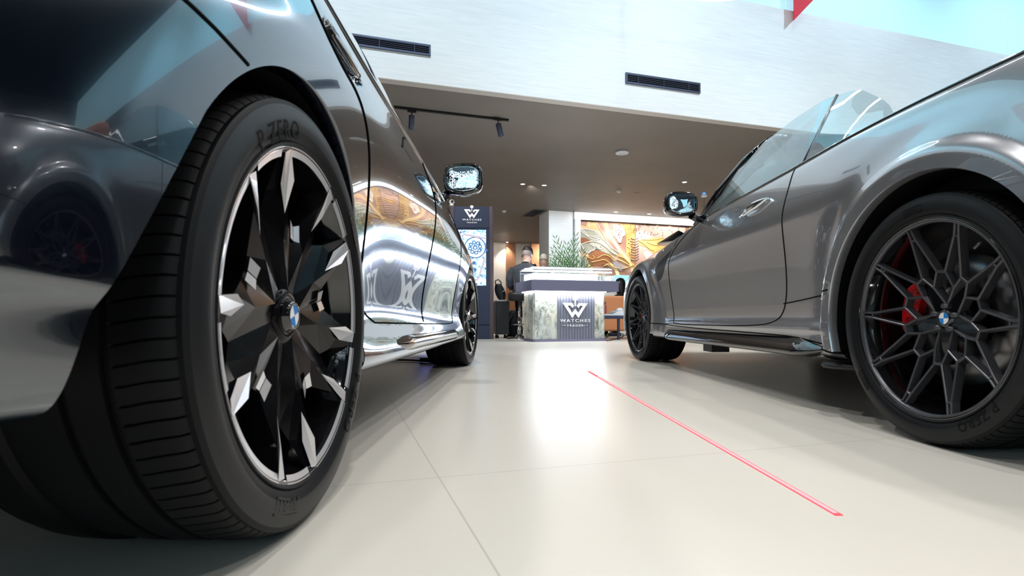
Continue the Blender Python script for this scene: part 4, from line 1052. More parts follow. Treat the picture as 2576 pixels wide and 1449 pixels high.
# red banner hanging at the top
u0, z0 = ray_plane(1996, 52, -.12)
b = MB(); b.prism([(0, 0), (1.4, 1.4), (1.4, 7.0-z0), (0, 7.0-z0)], 0, .008, Matrix.Rotation(PI/2, 4, 'X')); tag(b.build('hanging_banner', M['redflag'], None, ROOM @ Matrix.Translation((u0, -.12, z0))), 'red pointed banner hanging at the top edge in front of the pale blue panes', 'banner')
# LED loop luminaire over the cars (its reflections run over the black paint)
def led_loop(name, cx, cy, z, lx, ly, rz, lab, r=.028):
    P = []
    for k in range(65):
        a = 2*PI*k/64; e = .9
        P.append(Vector((math.copysign(abs(math.cos(a))**e, math.cos(a))*lx/2, math.copysign(abs(math.sin(a))**e, math.sin(a))*ly/2, 0)))
    o = empty(name, Matrix.Translation((3.32, 4.22, 4.2)) @ Matrix.Rotation(rad(-62.5), 4, 'Z'), lab, 'loop light', 'loop lights over the hall')
    MB().tube(P, r, 8, cap=False).build('light_tube', M['led'], o)
    for x in (-lx/2, lx/2): MB().tube([(x, 0, 0), (x, 0, 2.8)], .004, 5).build('cable', M['black'], o)
led_loop('loop_light', 0, 0, 0, 5.4, 2.5, 0, 'large white glowing loop lamp hung high between the cars and the bulkhead')

# ------------------------------------------------------------------ logo
def logo(parent, T, s, words=True, depth=.006, m='white'):
    """origin at the centre line, y up; s = metres per logo pixel of the measured drawing (W is 935 wide)"""
    R = T
    def poly(pts, nm): MB().prism([((x-825)*s, (1000-y)*s) for x, y in pts], 0, depth, R).build(nm, M[m], parent)
    poly([(345, 445), (700, 445), (775, 553), (713, 628), (640, 540), (530, 540), (710, 805), (825, 655), (945, 805), (1125, 545), (1020, 545), (945, 628), (885, 553), (965, 455), (1298, 455), (947, 990), (828, 830), (710, 990)], 'emblem')
    poly([(725, 300), (718, 205), (760, 240), (785, 235), (820, 170), (860, 235), (885, 240), (925, 205), (920, 300)], 'crown')
    poly([(735, 318), (915, 318), (915, 352), (845, 352), (838, 560), (822, 565), (808, 560), (803, 352), (735, 352)], 'crown')
    for txt, y, h, wd in (('WATCHES', 1130, 108, 1160), ('TRADER', 1285, 72, 650)):
        v, f = text_mesh(txt, 1.0, .02, 1.35, .018)
        xs = [q[0] for q in v]; ys = [q[1] for q in v]; sx = wd/(max(xs)-min(xs)); sy = h/(max(ys)-min(ys)); mx = (max(xs)+min(xs))/2
        o = mesh_from('lettering', [R @ Vector(((q[0]-mx)*sx*s, (1000-y)*s+(q[1]-min(ys))*sy*s, depth*(.5+q[2]*20))) for q in v], f, M[m], parent)
    if words == 2:
        for a, c in ((330, 475), (1180, 1320)): poly([(a, 1240), (c, 1240), (c, 1250), (a, 1250)], 'rule')

# ------------------------------------------------------------------ display counter
KI = Matrix.Translation((.261, 7.4, 0)) @ Matrix.Rotation(PSI-rad(1), 4, 'Z')
kc = empty('display_counter', KI, 'stone display counter with mauve top, white emblem and glowing glass case', 'display counter')
W_, D_ = 1.29, .74
b = MB(); b.prism([(.0, 0), (W_, 0), (W_, D_), (0, D_)], .695, .84); b.build('counter_top', M['purple'], kc)
pl = [(.085, .09), (1.115, .09), (1.14, .12), (1.14, .56), (.085, .56), (.06, .52), (.06, .12)]
b = MB(); b.prism([(x+(.012 if x > .5 else -.012), y+(.0 if y > .3 else -.012)) for x, y in pl], 0, .035); b.build('plinth_base', M['purple'], kc)
b = MB(); b.prism([(.085, .10), (.405, .10), (.405, .56), (.085, .56), (.06, .52), (.06, .12)], .035, .695); b.build('stone_cladding', M['stone'], kc)
b = MB(); b.prism([(.955, .10), (1.105, .10), (1.13, .12), (1.13, .56), (.955, .56)], .035, .695); b.build('stone_cladding', M['stone'], kc)
b = MB(); b.box((.68, .30, .365), (.56, .38, .66)); b.build('front_panel', M['navy'], kc)
for k in range(13):
    w = .548/13; MB().box((.406+w*(k+.5), .096, .365), (w-.005, .020, .66)).build('slat', M['slat'], kc)
for x in (.406, .954): MB().box((x, .090, .365), (.006, .02, .66)).build('edge_strip', M['steel'], kc)
MB().box((.6, .075, .688), (1.06, .02, .012)).build('light_strip', M['led'], kc)
MB().box((.045, .33, .688), (.02, .44, .012)).build('light_strip', M['led'], kc)
R = Matrix.Translation((.664, .082, .318)) @ Matrix.Rotation(PI/2, 4, 'X'); logo(kc, R, .00039, 2, .008)
# glass case
x0, x1, y0, y1, z0, z1 = .045, 1.205, .04, .66, .84, 1.015
for nm, c, d in (('case_pane', ((x0+x1)/2, y0, (z0+z1)/2), (x1-x0, .006, z1-z0)), ('case_pane', ((x0+x1)/2, y1, (z0+z1)/2), (x1-x0, .006, z1-z0)), ('case_pane', (x0, (y0+y1)/2, (z0+z1)/2), (.006, y1-y0, z1-z0)), ('case_pane', (x1, (y0+y1)/2, (z0+z1)/2), (.006, y1-y0, z1-z0)),
                 ('case_lid', ((x0+x1)/2, (y0+y1)/2, z1+.006), (x1-x0+.012, y1-y0+.012, .012))):
    MB().box(c, d).build(nm, M['clear'], kc)
MB().box(((x0+x1)/2, y0+.03, z1-.008), (x1-x0-.03, .03, .010)).build('case_light', M['led'], kc)
MB().box(((x0+x1)/2, y1-.03, z1-.008), (x1-x0-.03, .03, .010)).build('case_light', M['led'], kc)
MB().box((x0+.03, (y0+y1)/2, z1-.008), (.03, y1-y0-.1, .010)).build('case_light', M['led'], kc)
MB().box(((x0+x1)/2-.06, (y0+y1)/2+.05, z0+.055), (x1-x0-.22, y1-y0-.16, .10)).build('display_tray', M['caseglow'], kc)  # tray itself made emissive to paint in the overall glow of the case
MB().box(((x0+x1)/2, (y0+y1)/2, z0+.004), (x1-x0-.02, y1-y0-.02, .008)).build('case_floor', M['white'], kc)
for k in range(3): 
    w = empty('display_stand', KI @ Matrix.Translation((1.03+.055*k, .14+.02*k, z0+.008)), 'small clear display stand inside the right end of the glass case', 'display stand', 'display stands in the glass case')
    MB().box((0, 0, .004), (.04, .04, .008)).build('stand_base', M['white'], w); MB().tube([(.0, 0, .008), (0, 0, .06), (.01, 0, .085)], .006).build('stand_arm', M['steel'], w)
for k in range(4):
    lamp('POINT', 'case_lamp', KI @ Vector((.2+.28*k, .10, .99)), 3, (.93, .97, 1), .02)
l = lamp('AREA', 'under_counter_lamp', KI @ Vector((.6, .05, .683)), 6, (.95, .97, 1), 1.0, None, sy=.02); l.rotation_euler = (rad(-12), 0, PSI)

# ------------------------------------------------------------------ totem
TP = at(1187, 800, 8.45)
def totem(loc, rz, lab, wd=.66, h=2.03, poster=False):
    t = empty('display_totem', Matrix.Translation((loc.x, loc.y, 0)) @ Matrix.Rotation(rz, 4, 'Z'), lab, 'display totem')
    b = MB(); b.box((0, .09, h/2), (wd-.09, .16, h), bev=0); b.build('cabinet', M['navy'], t)
    for s in (-1, 1):
        b = MB(); b.box((s*(wd/2-.03), .09, h/2), (.065, .20, h+.01), bev=.015); b.build('side_cheek', M['totemside'], t)
    MB().box((0, .006, h-.165), (wd-.10, .016, .32)).build('header_panel', M['navy'], t)
    MB().box((0, .006, .93), (wd-.10, .012, 1.41)).build('screen_surround', M['navy'], t)
    MB().box((0, .006, .105), (wd-.10, .016, .20)).build('foot_panel', M['navy'], t)
    sw, z0, z1 = (wd-.12)*.80, .82, 1.67
    if not poster:
        o = MB().box((0, 0, (z0+z1)/2), (sw, .01, z1-z0)).build('screen', M['screen'], t)
        # gear wheel drawing on the screen
        def ringp(cx, cz, r0, r1, m, nm='dial_ring'):
            vs = []; fs = []
            for k in range(40):
                a = 2*PI*k/40; vs += [(cx+r0*math.cos(a), -.0055, cz+r0*math.sin(a)), (cx+r1*math.cos(a), -.0055, cz+r1*math.sin(a))]
            for k in range(40): fs.append((2*k, 2*k+1, (2*k+3) % 80, (2*k+2) % 80))
            return mesh_from(nm, vs, fs, m, o)
        dk = mat('screen_dark_blue', (0, 0, .02), .3, emit=(.05, .13, .32), estr=1); lt = mat('screen_pale_blue', (0, 0, .02), .3, emit=(.55, .74, .98), estr=1.3); rd = mat('screen_rose_grey', (0, 0, 0), .3, emit=(.50, .42, .50), estr=1)
        gx, gz = .05, 1.40
        ringp(gx, gz, .150, .165, dk); ringp(gx, gz, .120, .148, lt); ringp(gx, gz, .02, .035, dk)
        for k in range(8):
            a = k*PI/4+.2; ringp(gx+.078*math.cos(a), gz+.078*math.sin(a), .016, .030, dk)
        for (xa, za, xb, zb3) in ((-.13, 1.60, .22, 1.54), (-.14, 1.60, -.21, 1.30), (.20, 1.25, .10, .92), (.10, .92, -.05, .86)):
            d = Vector((xb-xa, 0, zb3-za)); nrm = Vector((-d.z, 0, d.x)).normalized()*.013
            mesh_from('case_edge', [Vector((xa, -.0058, za))+nrm, Vector((xb, -.0058, zb3))+nrm, Vector((xb, -.0058, zb3))-nrm, Vector((xa, -.0058, za))-nrm], [(0, 1, 2, 3)], rd, o)
        for cx, cz in ((-.17, 1.63), (.23, 1.36), (.21, 1.08), (.07, .84), (-.19, 1.5), (-.19, .86)): ringp(cx, cz, .0, .016, dk, 'screw_head')
        v, f = text_mesh('TIME IN YOUR WATCHES', .027, 0, 1.0, .0006)
        R = Matrix.Translation((.06, -.0066, 1.565)) @ Matrix.Rotation(PI/2, 4, 'X') @ Matrix.Rotation(rad(-10), 4, 'Z') if False else Matrix.Translation((.06, -.0066, 1.562)) @ Matrix.Rotation(rad(10), 4, 'Y') @ Matrix.Rotation(PI/2, 4, 'X')
    else:
        o = MB().box((0, 0, (z0+z1)/2), (sw, .01, z1-z0)).build('screen', M['posterblue'], t)
    R = Matrix.Translation((0, -.003, h-.155)) @ Matrix.Rotation(PI/2, 4, 'X') @ Matrix.Translation((0, .0, 0))
    logo(t, Matrix.Translation((0, -.003, 1.845)) @ Matrix.Rotation(PI/2, 4, 'X'), .00025, True, .004)
    return t
totem(TP, rad(3), 'tall dark totem with blue watch screen and white emblem, behind the black saloon mirror')
totem(Vector((-2.0, 13.2, 0)), rad(-12), 'second dark totem with a violet screen, further back and left', poster=True)
c = empty('security_camera', Matrix.Translation((TP.x-.31, TP.y+.02, 2.04)), 'small white ball camera on top of the dark totem', 'camera')
MB().lathe([(.0001, 0), (.035, 0), (.035, .012), (.02, .03), (.0001, .03)], 20).build('foot', M['white'], c); MB().ball((0, 0, .058), .042, 20).build('camera_ball', M['white'], c); MB().lathe([(.0001, .03), (.018, .028), (.022, .020)], 16, Matrix.Translation((.01, -.018, .062)) @ Matrix.Rotation(PI/2, 4, 'X')).build('lens', M['black'], c)

# ------------------------------------------------------------------ case on casters with a bag
bx = at(1264, 800, 8.75)
cs = empty('equipment_case', Matrix.Translation((bx.x, bx.y, 0)) @ Matrix.Rotation(rad(8), 4, 'Z'), 'upright black case on casters beside the totem, under a black bag', 'case')
b = MB(); b.box((0, .15, .325), (.215, .34, .53), bev=.01); b.build('case_body', M['leather'], cs); b = MB(); b.box((0, .15, .597), (.20, .32, .014)); b.build('case_rim', M['steel'], cs)
for x in (-.07, .07):
    for y in (.04, .27):
        w = MB().box((x, y, .052), (.02, .03, .024)).build('caster_fork', M['steel'], cs); MB().tube([(x-.014, y+.0, .026), (x+.014, y, .026)], .026, 16).build('caster_wheel', M['black'], w)
bg = empty('shoulder_bag', Matrix.Translation((bx.x-.02, bx.y+.12, .604)) @ Matrix.Rotation(rad(8), 4, 'Z'), 'slouching black bag lying on top of the upright black case', 'bag')
rg = []
for i in range(9):
    t = i/8; w_ = .085*(math.sin(PI*min(.12+t*.8, 1))**.5); cxx = -.03*t*2+.01
    rg.append([(cxx+w_*math.cos(a)*1.0, .06*math.sin(a), .012+.25*t+.004*math.sin(3*a)) for a in [2*PI*k/14 for k in range(14)]])
MB().loft(rg).build('bag_body', M['leather'], bg); MB().tube([(-.09, 0, .25), (-.10, 0, .31), (-.05, 0, .335), (-.01, 0, .30), (0, 0, .24)], .009).build('strap', M['leather'], bg); MB().box((.03, -.06, .15), (.05, .006, .012), R=Matrix.Rotation(rad(-40), 4, 'Y')).build('buckle', M['steel'], bg)
# backpack on the floor behind the stool
pk = at(1291, 830, 9.25); bp = empty('backpack', Matrix.Translation((pk.x, pk.y, 0)), 'crumpled black backpack on the floor behind the bar stool', 'bag')
rg = []
for i in range(10):
    t = i/9; w_ = .17*(1-.55*t)*(.5+.5*math.sin(PI*min(t*2+.15, .5))); rg.append([(w_*math.cos(a)+.03*t+.01*math.sin(5*t+2*a), .10*(1-.4*t)*math.sin(a), .01+.44*t) for a in [2*PI*k/14 for k in range(14)]])
MB().loft(rg).build('bag_body', M['blackm'], bp); MB().tube([(-.10, -.08, .05), (-.09, -.10, .22), (.0, -.07, .42)], .014).build('strap', M['leather'], bp)

# ------------------------------------------------------------------ bar stool
sp = at(1306, 850, 8.5)
s_ = empty('bar_stool', Matrix.Translation((sp.x, sp.y, 0)), 'round black leather bar stool with chrome pole and foot, under the suited man', 'bar stool')
MB().lathe([(.0001, .0), (.195, 0), (.197, .006), (.17, .012), (.10, .028), (.05, .06), (.03, .085), (.0001, .085)], 40).build('base', M['chrome'], s_)
MB().tube([(0, 0, .07), (0, 0, .30)], .030, 20).build('pole', M['chrome'], s_); MB().tube([(0, 0, .30), (0, 0, .585)], .020, 20).build('gas_lift', M['chrome'], s_)
MB().lathe([(.0001, .585), (.14, .585), (.165, .60), (.172, .63), (.172, .685), (.158, .71), (.12, .722), (.0001, .722)], 40).build('seat', M['leather'], s_)
MB().tube([(-.12, .03, .215), (-.06, -.06, .225), (0, -.075, .225), (.06, -.06, .225), (.13, .03, .225), (.16, .14, .225)], .009).build('footrest', M['chrome'], s_)
MB().tube([(.0, 0, .575), (.06, -.03, .57), (.10, -.05, .50)], .005).build('lever', M['chrome'], s_)

# ------------------------------------------------------------------ people
def limb(mb, pts, rx, ry=None, seg=14):
    """tapered limb through pts, each with its radii"""
    pts = [Vector(p) for p in pts]; rings = []
    for i, p in enumerate(pts):
        t = (pts[min(i+1, len(pts)-1)]-pts[max(i-1, 0)]).normalized(); x = Vector((1, 0, 0)); x = (x-t*x.dot(t)).normalized(); y = t.cross(x)
        a = rx[i]; c = (ry or rx)[i]; rings.append([p+x*a*math.cos(2*PI*k/seg)+y*c*math.sin(2*PI*k/seg) for k in range(seg)])
    mb.loft(rings); return mb
def blend(o, v=.012, it=6):
    r = o.modifiers.new('blend', 'REMESH'); r.mode = 'VOXEL'; r.voxel_size = v; r.use_smooth_shade = True
    q = o.modifiers.new('soften', 'SMOOTH'); q.factor = .5; q.iterations = it; return o
def head(mb, T, s=1.0):
    def pt(x, y, z): return T @ Vector((x*s, y*s, z*s))
    rings = []
    for z, rx, ry, cy in ((-.115, .030, .03, .050), (-.100, .048, .055, .030), (-.07, .060, .078, .012), (-.03, .070, .092, .004), (.01, .074, .098, 0), (.05, .074, .098, -.002), (.085, .064, .085, -.004), (.108, .044, .058, -.004), (.118, .015, .02, -.004)):
        rings.append([pt(rx*math.cos(2*PI*k/18), cy+ry*math.sin(2*PI*k/18), z) for k in range(18)])
    mb.loft(rings)
    for sx in (-1, 1):
        r = [[pt(sx*(.068+.016*t), .0-.012*t+e*math.cos(a), -.012+1.6*e*math.sin(a)) for a in [2*PI*k/10 for k in range(10)]] for t, e in ((0, .012), (.6, .019), (1, .014))]
        mb.loft(r)
    mb.loft([[pt(.012*w*math.cos(a), .095+d, z0+.01*w*math.sin(a)) for a in [2*PI*k/8 for k in range(8)]] for w, d, z0 in ((1.5, -.01, -.02), (1.2, .018, -.03), (.5, .024, -.03))])   # nose
def hand(mb, wrist, dirv, side, s=1.0):
    w = Vector(wrist); d = Vector(dirv).normalized(); x = Vector((1, 0, 0)); x = (x-d*x.dot(d)).normalized(); up = d.cross(x)
    limb(mb, [w, w+d*.04*s, w+d*.085*s], [.022*s, .034*s, .036*s], [.016*s, .015*s, .012*s], 10)
    for k, L in enumerate((.060, .070, .066, .050)):
        o = w+d*.08*s+x*side*(.027-.018*k)*s
        limb(mb, [o, o+d*L*.5*s, o+d*L*.8*s-up*.012*s, o+d*L*.95*s-up*.028*s], [.0085*s, .008*s, .0075*s, .006*s], None, 8)
    o = w+d*.025*s+x*side*.03*s; limb(mb, [o, o+d*.03*s+x*side*.022*s, o+d*.06*s+x*side*.022*s], [.011*s, .010*s, .008*s], None, 8)

MT = Matrix.Translation((sp.x+.065, sp.y+.02, 0)) @ Matrix.Rotation(rad(-8), 4, 'Z')
man = empty('person', MT, 'person in charcoal suit with short black hair sitting on the bar stool', 'person')
HT = Matrix.Translation((.05, .085, 1.295)) @ Matrix.Rotation(rad(-14), 4, 'Z') @ Matrix.Rotation(rad(-24), 4, 'X')
b = MB(); head(b, HT, 1.05)
limb(b, [(.02, .02, 1.06), (.03, .035, 1.14), (.05, .07, 1.23)], [.075, .058, .056], [.07, .058, .060])
limb(b, [(0, .03, .78), (0, .02, .92), (.01, .02, 1.06)], [.13, .13, .12], [.09, .09, .08])
for sx in (-1, 1):
    limb(b, [(sx*.09, .02, .76), (sx*.12, .30, .74), (sx*.12, .40, .70), (sx*.10, .32, .45), (sx*.08, .22, .30)], [.07, .06, .055, .045, .035])
    limb(b, [(sx*.16, .02, 1.06), (sx*.22, .03, .90), (sx*.20, .12, .80), (sx*.13, .32, .88)], [.045, .042, .038, .028])
    hand(b, (sx*.13, .32, .88), (-sx*.3, .8, .05), -sx)
body = blend(b.build('body', M['skin'], man), .010, 4)
b = MB()      # jacket: torso and sleeves
rgs = []
for z, rx, ry, cx, cy in ((.725, .150, .115, 0, .02), (.78, .152, .118, 0, .015), (.86, .146, .112, 0, .01), (.95, .158, .112, 0, .0), (1.02, .178, .112, .003, -.002), (1.08, .190, .105, .006, .0), (1.115, .172, .088, .010, .008), (1.145, .120, .070, .014, .016), (1.168, .070, .062, .02, .028)):
    rgs.append([(cx+rx*math.copysign(abs(math.cos(a))**.8, math.cos(a)), cy+ry*math.sin(a), z) for a in [2*PI*k/24 for k in range(24)]])
b.loft(rgs)
for sx in (-1, 1): limb(b, [(sx*.155, .01, 1.095), (sx*.195, .01, 1.03), (sx*.222, .0, .93), (sx*.222, .04, .835), (sx*.20, .12, .80), (sx*.16, .24, .85), (sx*.14, .29, .87)], [.05, .062, .055, .054, .050, .043, .040])
blend(b.build('jacket', M['suit'], man), .011, 6)
b = MB(); b.lathe([(.062, 1.135), (.066, 1.15), (.061, 1.178), (.056, 1.172), (.058, 1.14)], 24, Matrix.Translation((.028, .034, 0)) @ Matrix.Translation((0, 0, 1.15)) @ Matrix.Rotation(rad(-16), 4, 'X') @ Matrix.Translation((0, 0, -1.15))); b.build('shirt_collar', M['blackm'], man)
b = MB()
for sx in (-1, 1): limb(b, [(sx*.08, -.02, .735), (sx*.10, .12, .745), (sx*.125, .30, .735), (sx*.13, .40, .69), (sx*.115, .34, .50), (sx*.085, .22, .33)], [.085, .088, .075, .070, .058, .050])
blend(b.build('trousers', M['trouser'], man), .012, 4)
for sx, rz in ((-1, 8), (1, -42)):
    T = Matrix.Translation((sx*.085, .17, .245)) @ Matrix.Rotation(rad(rz), 4, 'Z') @ Matrix.Rotation(rad(-18), 4, 'X')
    rgs = [[T @ Vector((w_*math.cos(a), y, h0+h1*max(math.sin(a), -.75))) for a in [2*PI*k/14 for k in range(14)]] for y, w_, h0, h1 in ((-.06, .02, .03, .02), (-.055, .036, .035, .042), (.0, .040, .040, .055), (.07, .042, .03, .040), (.14, .046, .025, .030), (.19, .036, .02, .022), (.205, .012, .02, .01))]
    o = MB().loft(rgs).build('shoe', M['shoe'], man)
def haircap(parent, T, s, m, z0=-.02, back=-.005, name='hair', seed=0):
    """cap of hair over the crown, with a soft uneven surface"""
    rn = random.Random(seed); rings = []
    for i in range(9):
        ph = (i/8)*PI*.5; z = .012*1+z0+(.128-z0)*math.sin(ph); rr = math.cos(ph)**.75
        rings.append([T @ Vector((s*(.0795*rr*math.cos(a)*(1+rn.uniform(-.02, .02))), s*(back+.104*rr*math.sin(a)*(1+rn.uniform(-.02, .02))), s*(z+rn.uniform(-.003, .003)))) for a in [2*PI*k/24 for k in range(24)]])
    return smooth(MB().loft(rings).build(name, m, parent))
haircap(man, HT, 1.06, M['hair'], .030)
h = MB()   # shaved fade below the hair
rings = [[HT @ Vector((1.05*(.0752*w*math.cos(a)), 1.05*(-.004+.0985*w*math.sin(a)), 1.05*z)) for a in [PI+PI*k/16 for k in range(17)]] for z, w in ((-.045, .985), (-.02, 1.01), (.01, 1.02), (.045, 1.02))]
h.loft(rings, False, False); o = h.build('shaved_hair', M['shaved'], man); so = o.modifiers.new('t', 'SOLIDIFY'); so.thickness = .003

g = at(1367, 680, 9.35); GT = Matrix.Translation((g.x, g.y, 0)) @ Matrix.Rotation(rad(-12), 4, 'Z')
def sitter(T, lab, hz, hairm, tilt, zs=1.0, jacket='suit', long=False, chair=True, yaw=0):
    p = empty('person', T, lab, 'person'); dz = hz-1.22
    HT2 = Matrix.Translation((0, .05, hz)) @ Matrix.Rotation(rad(yaw), 4, 'Z') @ Matrix.Rotation(rad(tilt), 4, 'X')
    b = MB(); head(b, HT2); limb(b, [(0, 0, .99+dz), (0, .01, 1.06+dz), (0, .04, 1.15+dz)], [.07, .055, .054]); limb(b, [(0, .02, .5+dz), (0, .0, .99+dz)], [.12, .13], [.09, .08])
    for sx in (-1, 1):
        limb(b, [(sx*.17, .0, .98+dz), (sx*.22, .02, .78+dz), (sx*.17, .22, .72+dz)], [.045, .04, .028]); hand(b, (sx*.17, .22, .72+dz), (-sx*.3, .9, 0), -sx)
        limb(b, [(sx*.09, .02, .50+dz), (sx*.10, .40, .50+dz), (sx*.10, .44, .26), (sx*.10, .44, .08)], [.075, .06, .05, .035])
    blend(b.build('body', M['skin'], p), .012, 4)
    b = MB(); limb(b, [(0, .02, .47+dz), (0, .0, .75+dz), (0, -.0, .93+dz), (0, 0, 1.02+dz), (0, .01, 1.06+dz)], [.16, .165, .20, .15, .065], [.12, .115, .115, .09, .06], 20)
    for sx in (-1, 1): limb(b, [(sx*.16, 0, .99+dz), (sx*.215, 0, .90+dz), (sx*.235, .02, .77+dz), (sx*.18, .2, .72+dz)], [.06, .06, .052, .04])
    blend(b.build('jacket', M[jacket], p), .014, 5)
    b = MB()
    for sx in (-1, 1): limb(b, [(sx*.09, .0, .50+dz), (sx*.11, .38, .51+dz), (sx*.11, .455, .40+dz*.7), (sx*.10, .45, .10)], [.09, .075, .065, .05])
    blend(b.build('trousers', M['trouser'], p), .014, 4)
    for sx in (-1, 1): b = MB(); limb(b, [(sx*.10, .40, .045), (sx*.10, .50, .04), (sx*.10, .62, .03)], [.038, .042, .03], [.045, .04, .03]); b.build('shoe', M['shoe'], p)
    if long:
        rings = [[HT2 @ Vector((.086*w*math.cos(a), -.012+.098*w*math.sin(a), z)) for a in [2*PI*k/20 for k in range(20)]] for z, w in ((-.28, .35), (-.20, .75), (-.08, .98), (.02, 1.05), (.07, .98), (.11, .72), (.13, .25))]
        smooth(MB().loft(rings).build('hair', hairm, p))
    else: haircap(p, HT2, 1.0, hairm, .0, -.008, seed=3)
    return p
sitter(GT, 'grey-haired person whose head shows above the glowing glass case', 1.275, M['greyhair'], -14, jacket='greywall' if False else 'suit')
g2 = at(1339, 655, 11.0); sitter(Matrix.Translation((g2.x, g2.y, 0)) @ Matrix.Rotation(rad(200), 4, 'Z'), 'person with dark hair almost hidden behind the suited man', 1.26, M['hair'], -5)
def stool2(x, y, h, lab):
    c = empty('bar_stool', Matrix.Translation((x, y, 0)), lab, 'bar stool', 'bar stools behind the counter')
    MB().lathe([(.0001, 0), (.19, 0), (.17, .012), (.05, .05), (.0001, .06)], 24).build('base', M['chrome'], c); MB().tube([(0, 0, .05), (0, 0, h-.12)], .022).build('pole', M['chrome'], c); MB().lathe([(.0001, h-.12), (.15, h-.12), (.17, h-.08), (.165, h-.03), (.0001, h-.02)], 28).build('seat', M['leather'], c)
stool2(g.x, g.y, .55, 'bar stool hidden behind the counter under the grey-haired person'); stool2(g2.x, g2.y, .52, 'bar stool behind the suited man, under the dark-haired person')

# ------------------------------------------------------------------ sofa, woman, low table
SF = at(1553, 800, 9.7); SFM = Matrix.Translation((SF.x, SF.y, 0)) @ Matrix.Rotation(PSI, 4, 'Z')
so = empty('sofa', SFM, 'orange leather sofa with its back turned, right of the counter', 'sofa')
b = MB(); b.box((.35, .06, .40), (2.3, .16, .62), bev=.03); b.build('backrest', M['orange'], so)
b = MB(); b.box((.35, .50, .29), (2.3, .80, .22), bev=.03); b.build('seat', M['orange'], so)
for x in (-.76, 1.46): b = MB(); b.box((x, .45, .36), (.14, .85, .42), bev=.03); b.build('armrest', M['orange'], so)
for x in (-.55, .05, .65, 1.25):
    for y in (.08, .8): MB().box((x, y, .045), (.05, .05, .09)).build('leg', M['black'], so)
wp = at(1567, 740, 10.05); sitter(Matrix.Translation((wp.x, wp.y+.14, 0)) @ Matrix.Rotation(PSI, 4, 'Z'), 'person with long dark hair sitting on the orange sofa', .93, M['hair'], -8, jacket='blackm', long=True)
TB = at(1556, 800, 8.3)
TM = Matrix.Translation((TB.x, TB.y, 0)) @ Matrix.Rotation(PSI, 4, 'Z')
tb = empty('coffee_table', TM, 'low navy table with white top in front of the orange sofa', 'table')
b = MB(); b.box((.30, .26, .335), (1.1, .56, .05)); b.build('apron', M['navyleg'], tb); b = MB(); b.box((.30, .26, .372), (1.1, .56, .022)); b.build('table_top', M['tabletop'], tb)
for x in (0, .82, -.23):
    for y in (0, .52):
        if (x, y) != (-.23, 0): MB().box((x, y, .155), (.032, .032, .31)).build('leg', M['navyleg'], tb)
for k, (w, d, m_) in enumerate(((.34, .22, 'paper'), (.30, .20, 'warmwhite'), (.26, .18, 'paper'))):
    o = MB().box((0, 0, .009), (w, d, .018)).build('magazine', M[m_], None, TM @ Matrix.Translation((.13, .15, .383+.018*k)) @ Matrix.Rotation(rad(6*k-5), 4, 'Z'))
    tag(o, ('magazine at the bottom of the pile on the low table', 'magazine in the middle of the pile on the low table', 'magazine on top of the pile on the low table')[k], 'magazine', 'magazines on the low table')
cp = empty('tissue_box', TM @ Matrix.Translation((.10, .15, .437)), 'small white dome-topped box on the magazine pile', 'box')
MB().loft([[(w*math.cos(a), w*.7*math.sin(a), z) for a in [2*PI*k/20 for k in range(20)]] for w, z in ((.062, 0), (.058, .012), (.035, .04), (.02, .044))]).build('box_body', M['paper'], cp); MB().lathe([(.008, .044), (.020, .046), (.022, .030)], 16).build('box_rim', M['steel'], cp)
rr = empty('bottle', TM @ Matrix.Translation((-.10, .25, .383)), 'slim red bottle on the low table, right beside the counter', 'bottle')
MB().lathe([(.0001, 0), (.028, 0), (.030, .007), (.030, .107), (.014, .147), (.012, .167), (.0001, .167)], 24).build('bottle_body', M['redb'], rr); MB().lathe([(.0135, .160), (.0135, .185), (.0001, .187)], 16).build('cap', M['black'], rr)
# cable loop and cable box under the table
cb = [(1524, 848), (1545, 842), (1562, 838), (1572, 843), (1560, 850), (1535, 856), (1526, 857)]
P = [ray_z(x, y, 0.012) for x, y in cb]; P = [Vector((x, y, .012+(.07 if 1 < i < 4 else 0))) for i, (x, y) in enumerate(smooth_poly([(p.x, p.y) for p in P], it=1))]
P = [Vector((p[0], p[1], .012)) for p in P]
tag(MB().tube(P, .007, 8).build('floor_cable', M['black'], None), 'black cable looping on the floor under the low table', 'cable')
q = ray_z(1546, 846, 0); tag(MB().box((q.x, q.y, .03), (.22, .08, .055), rz=PSI, bev=.006).build('power_strip', M['black'], None), 'dark power strip on the floor under the low table', 'power strip')

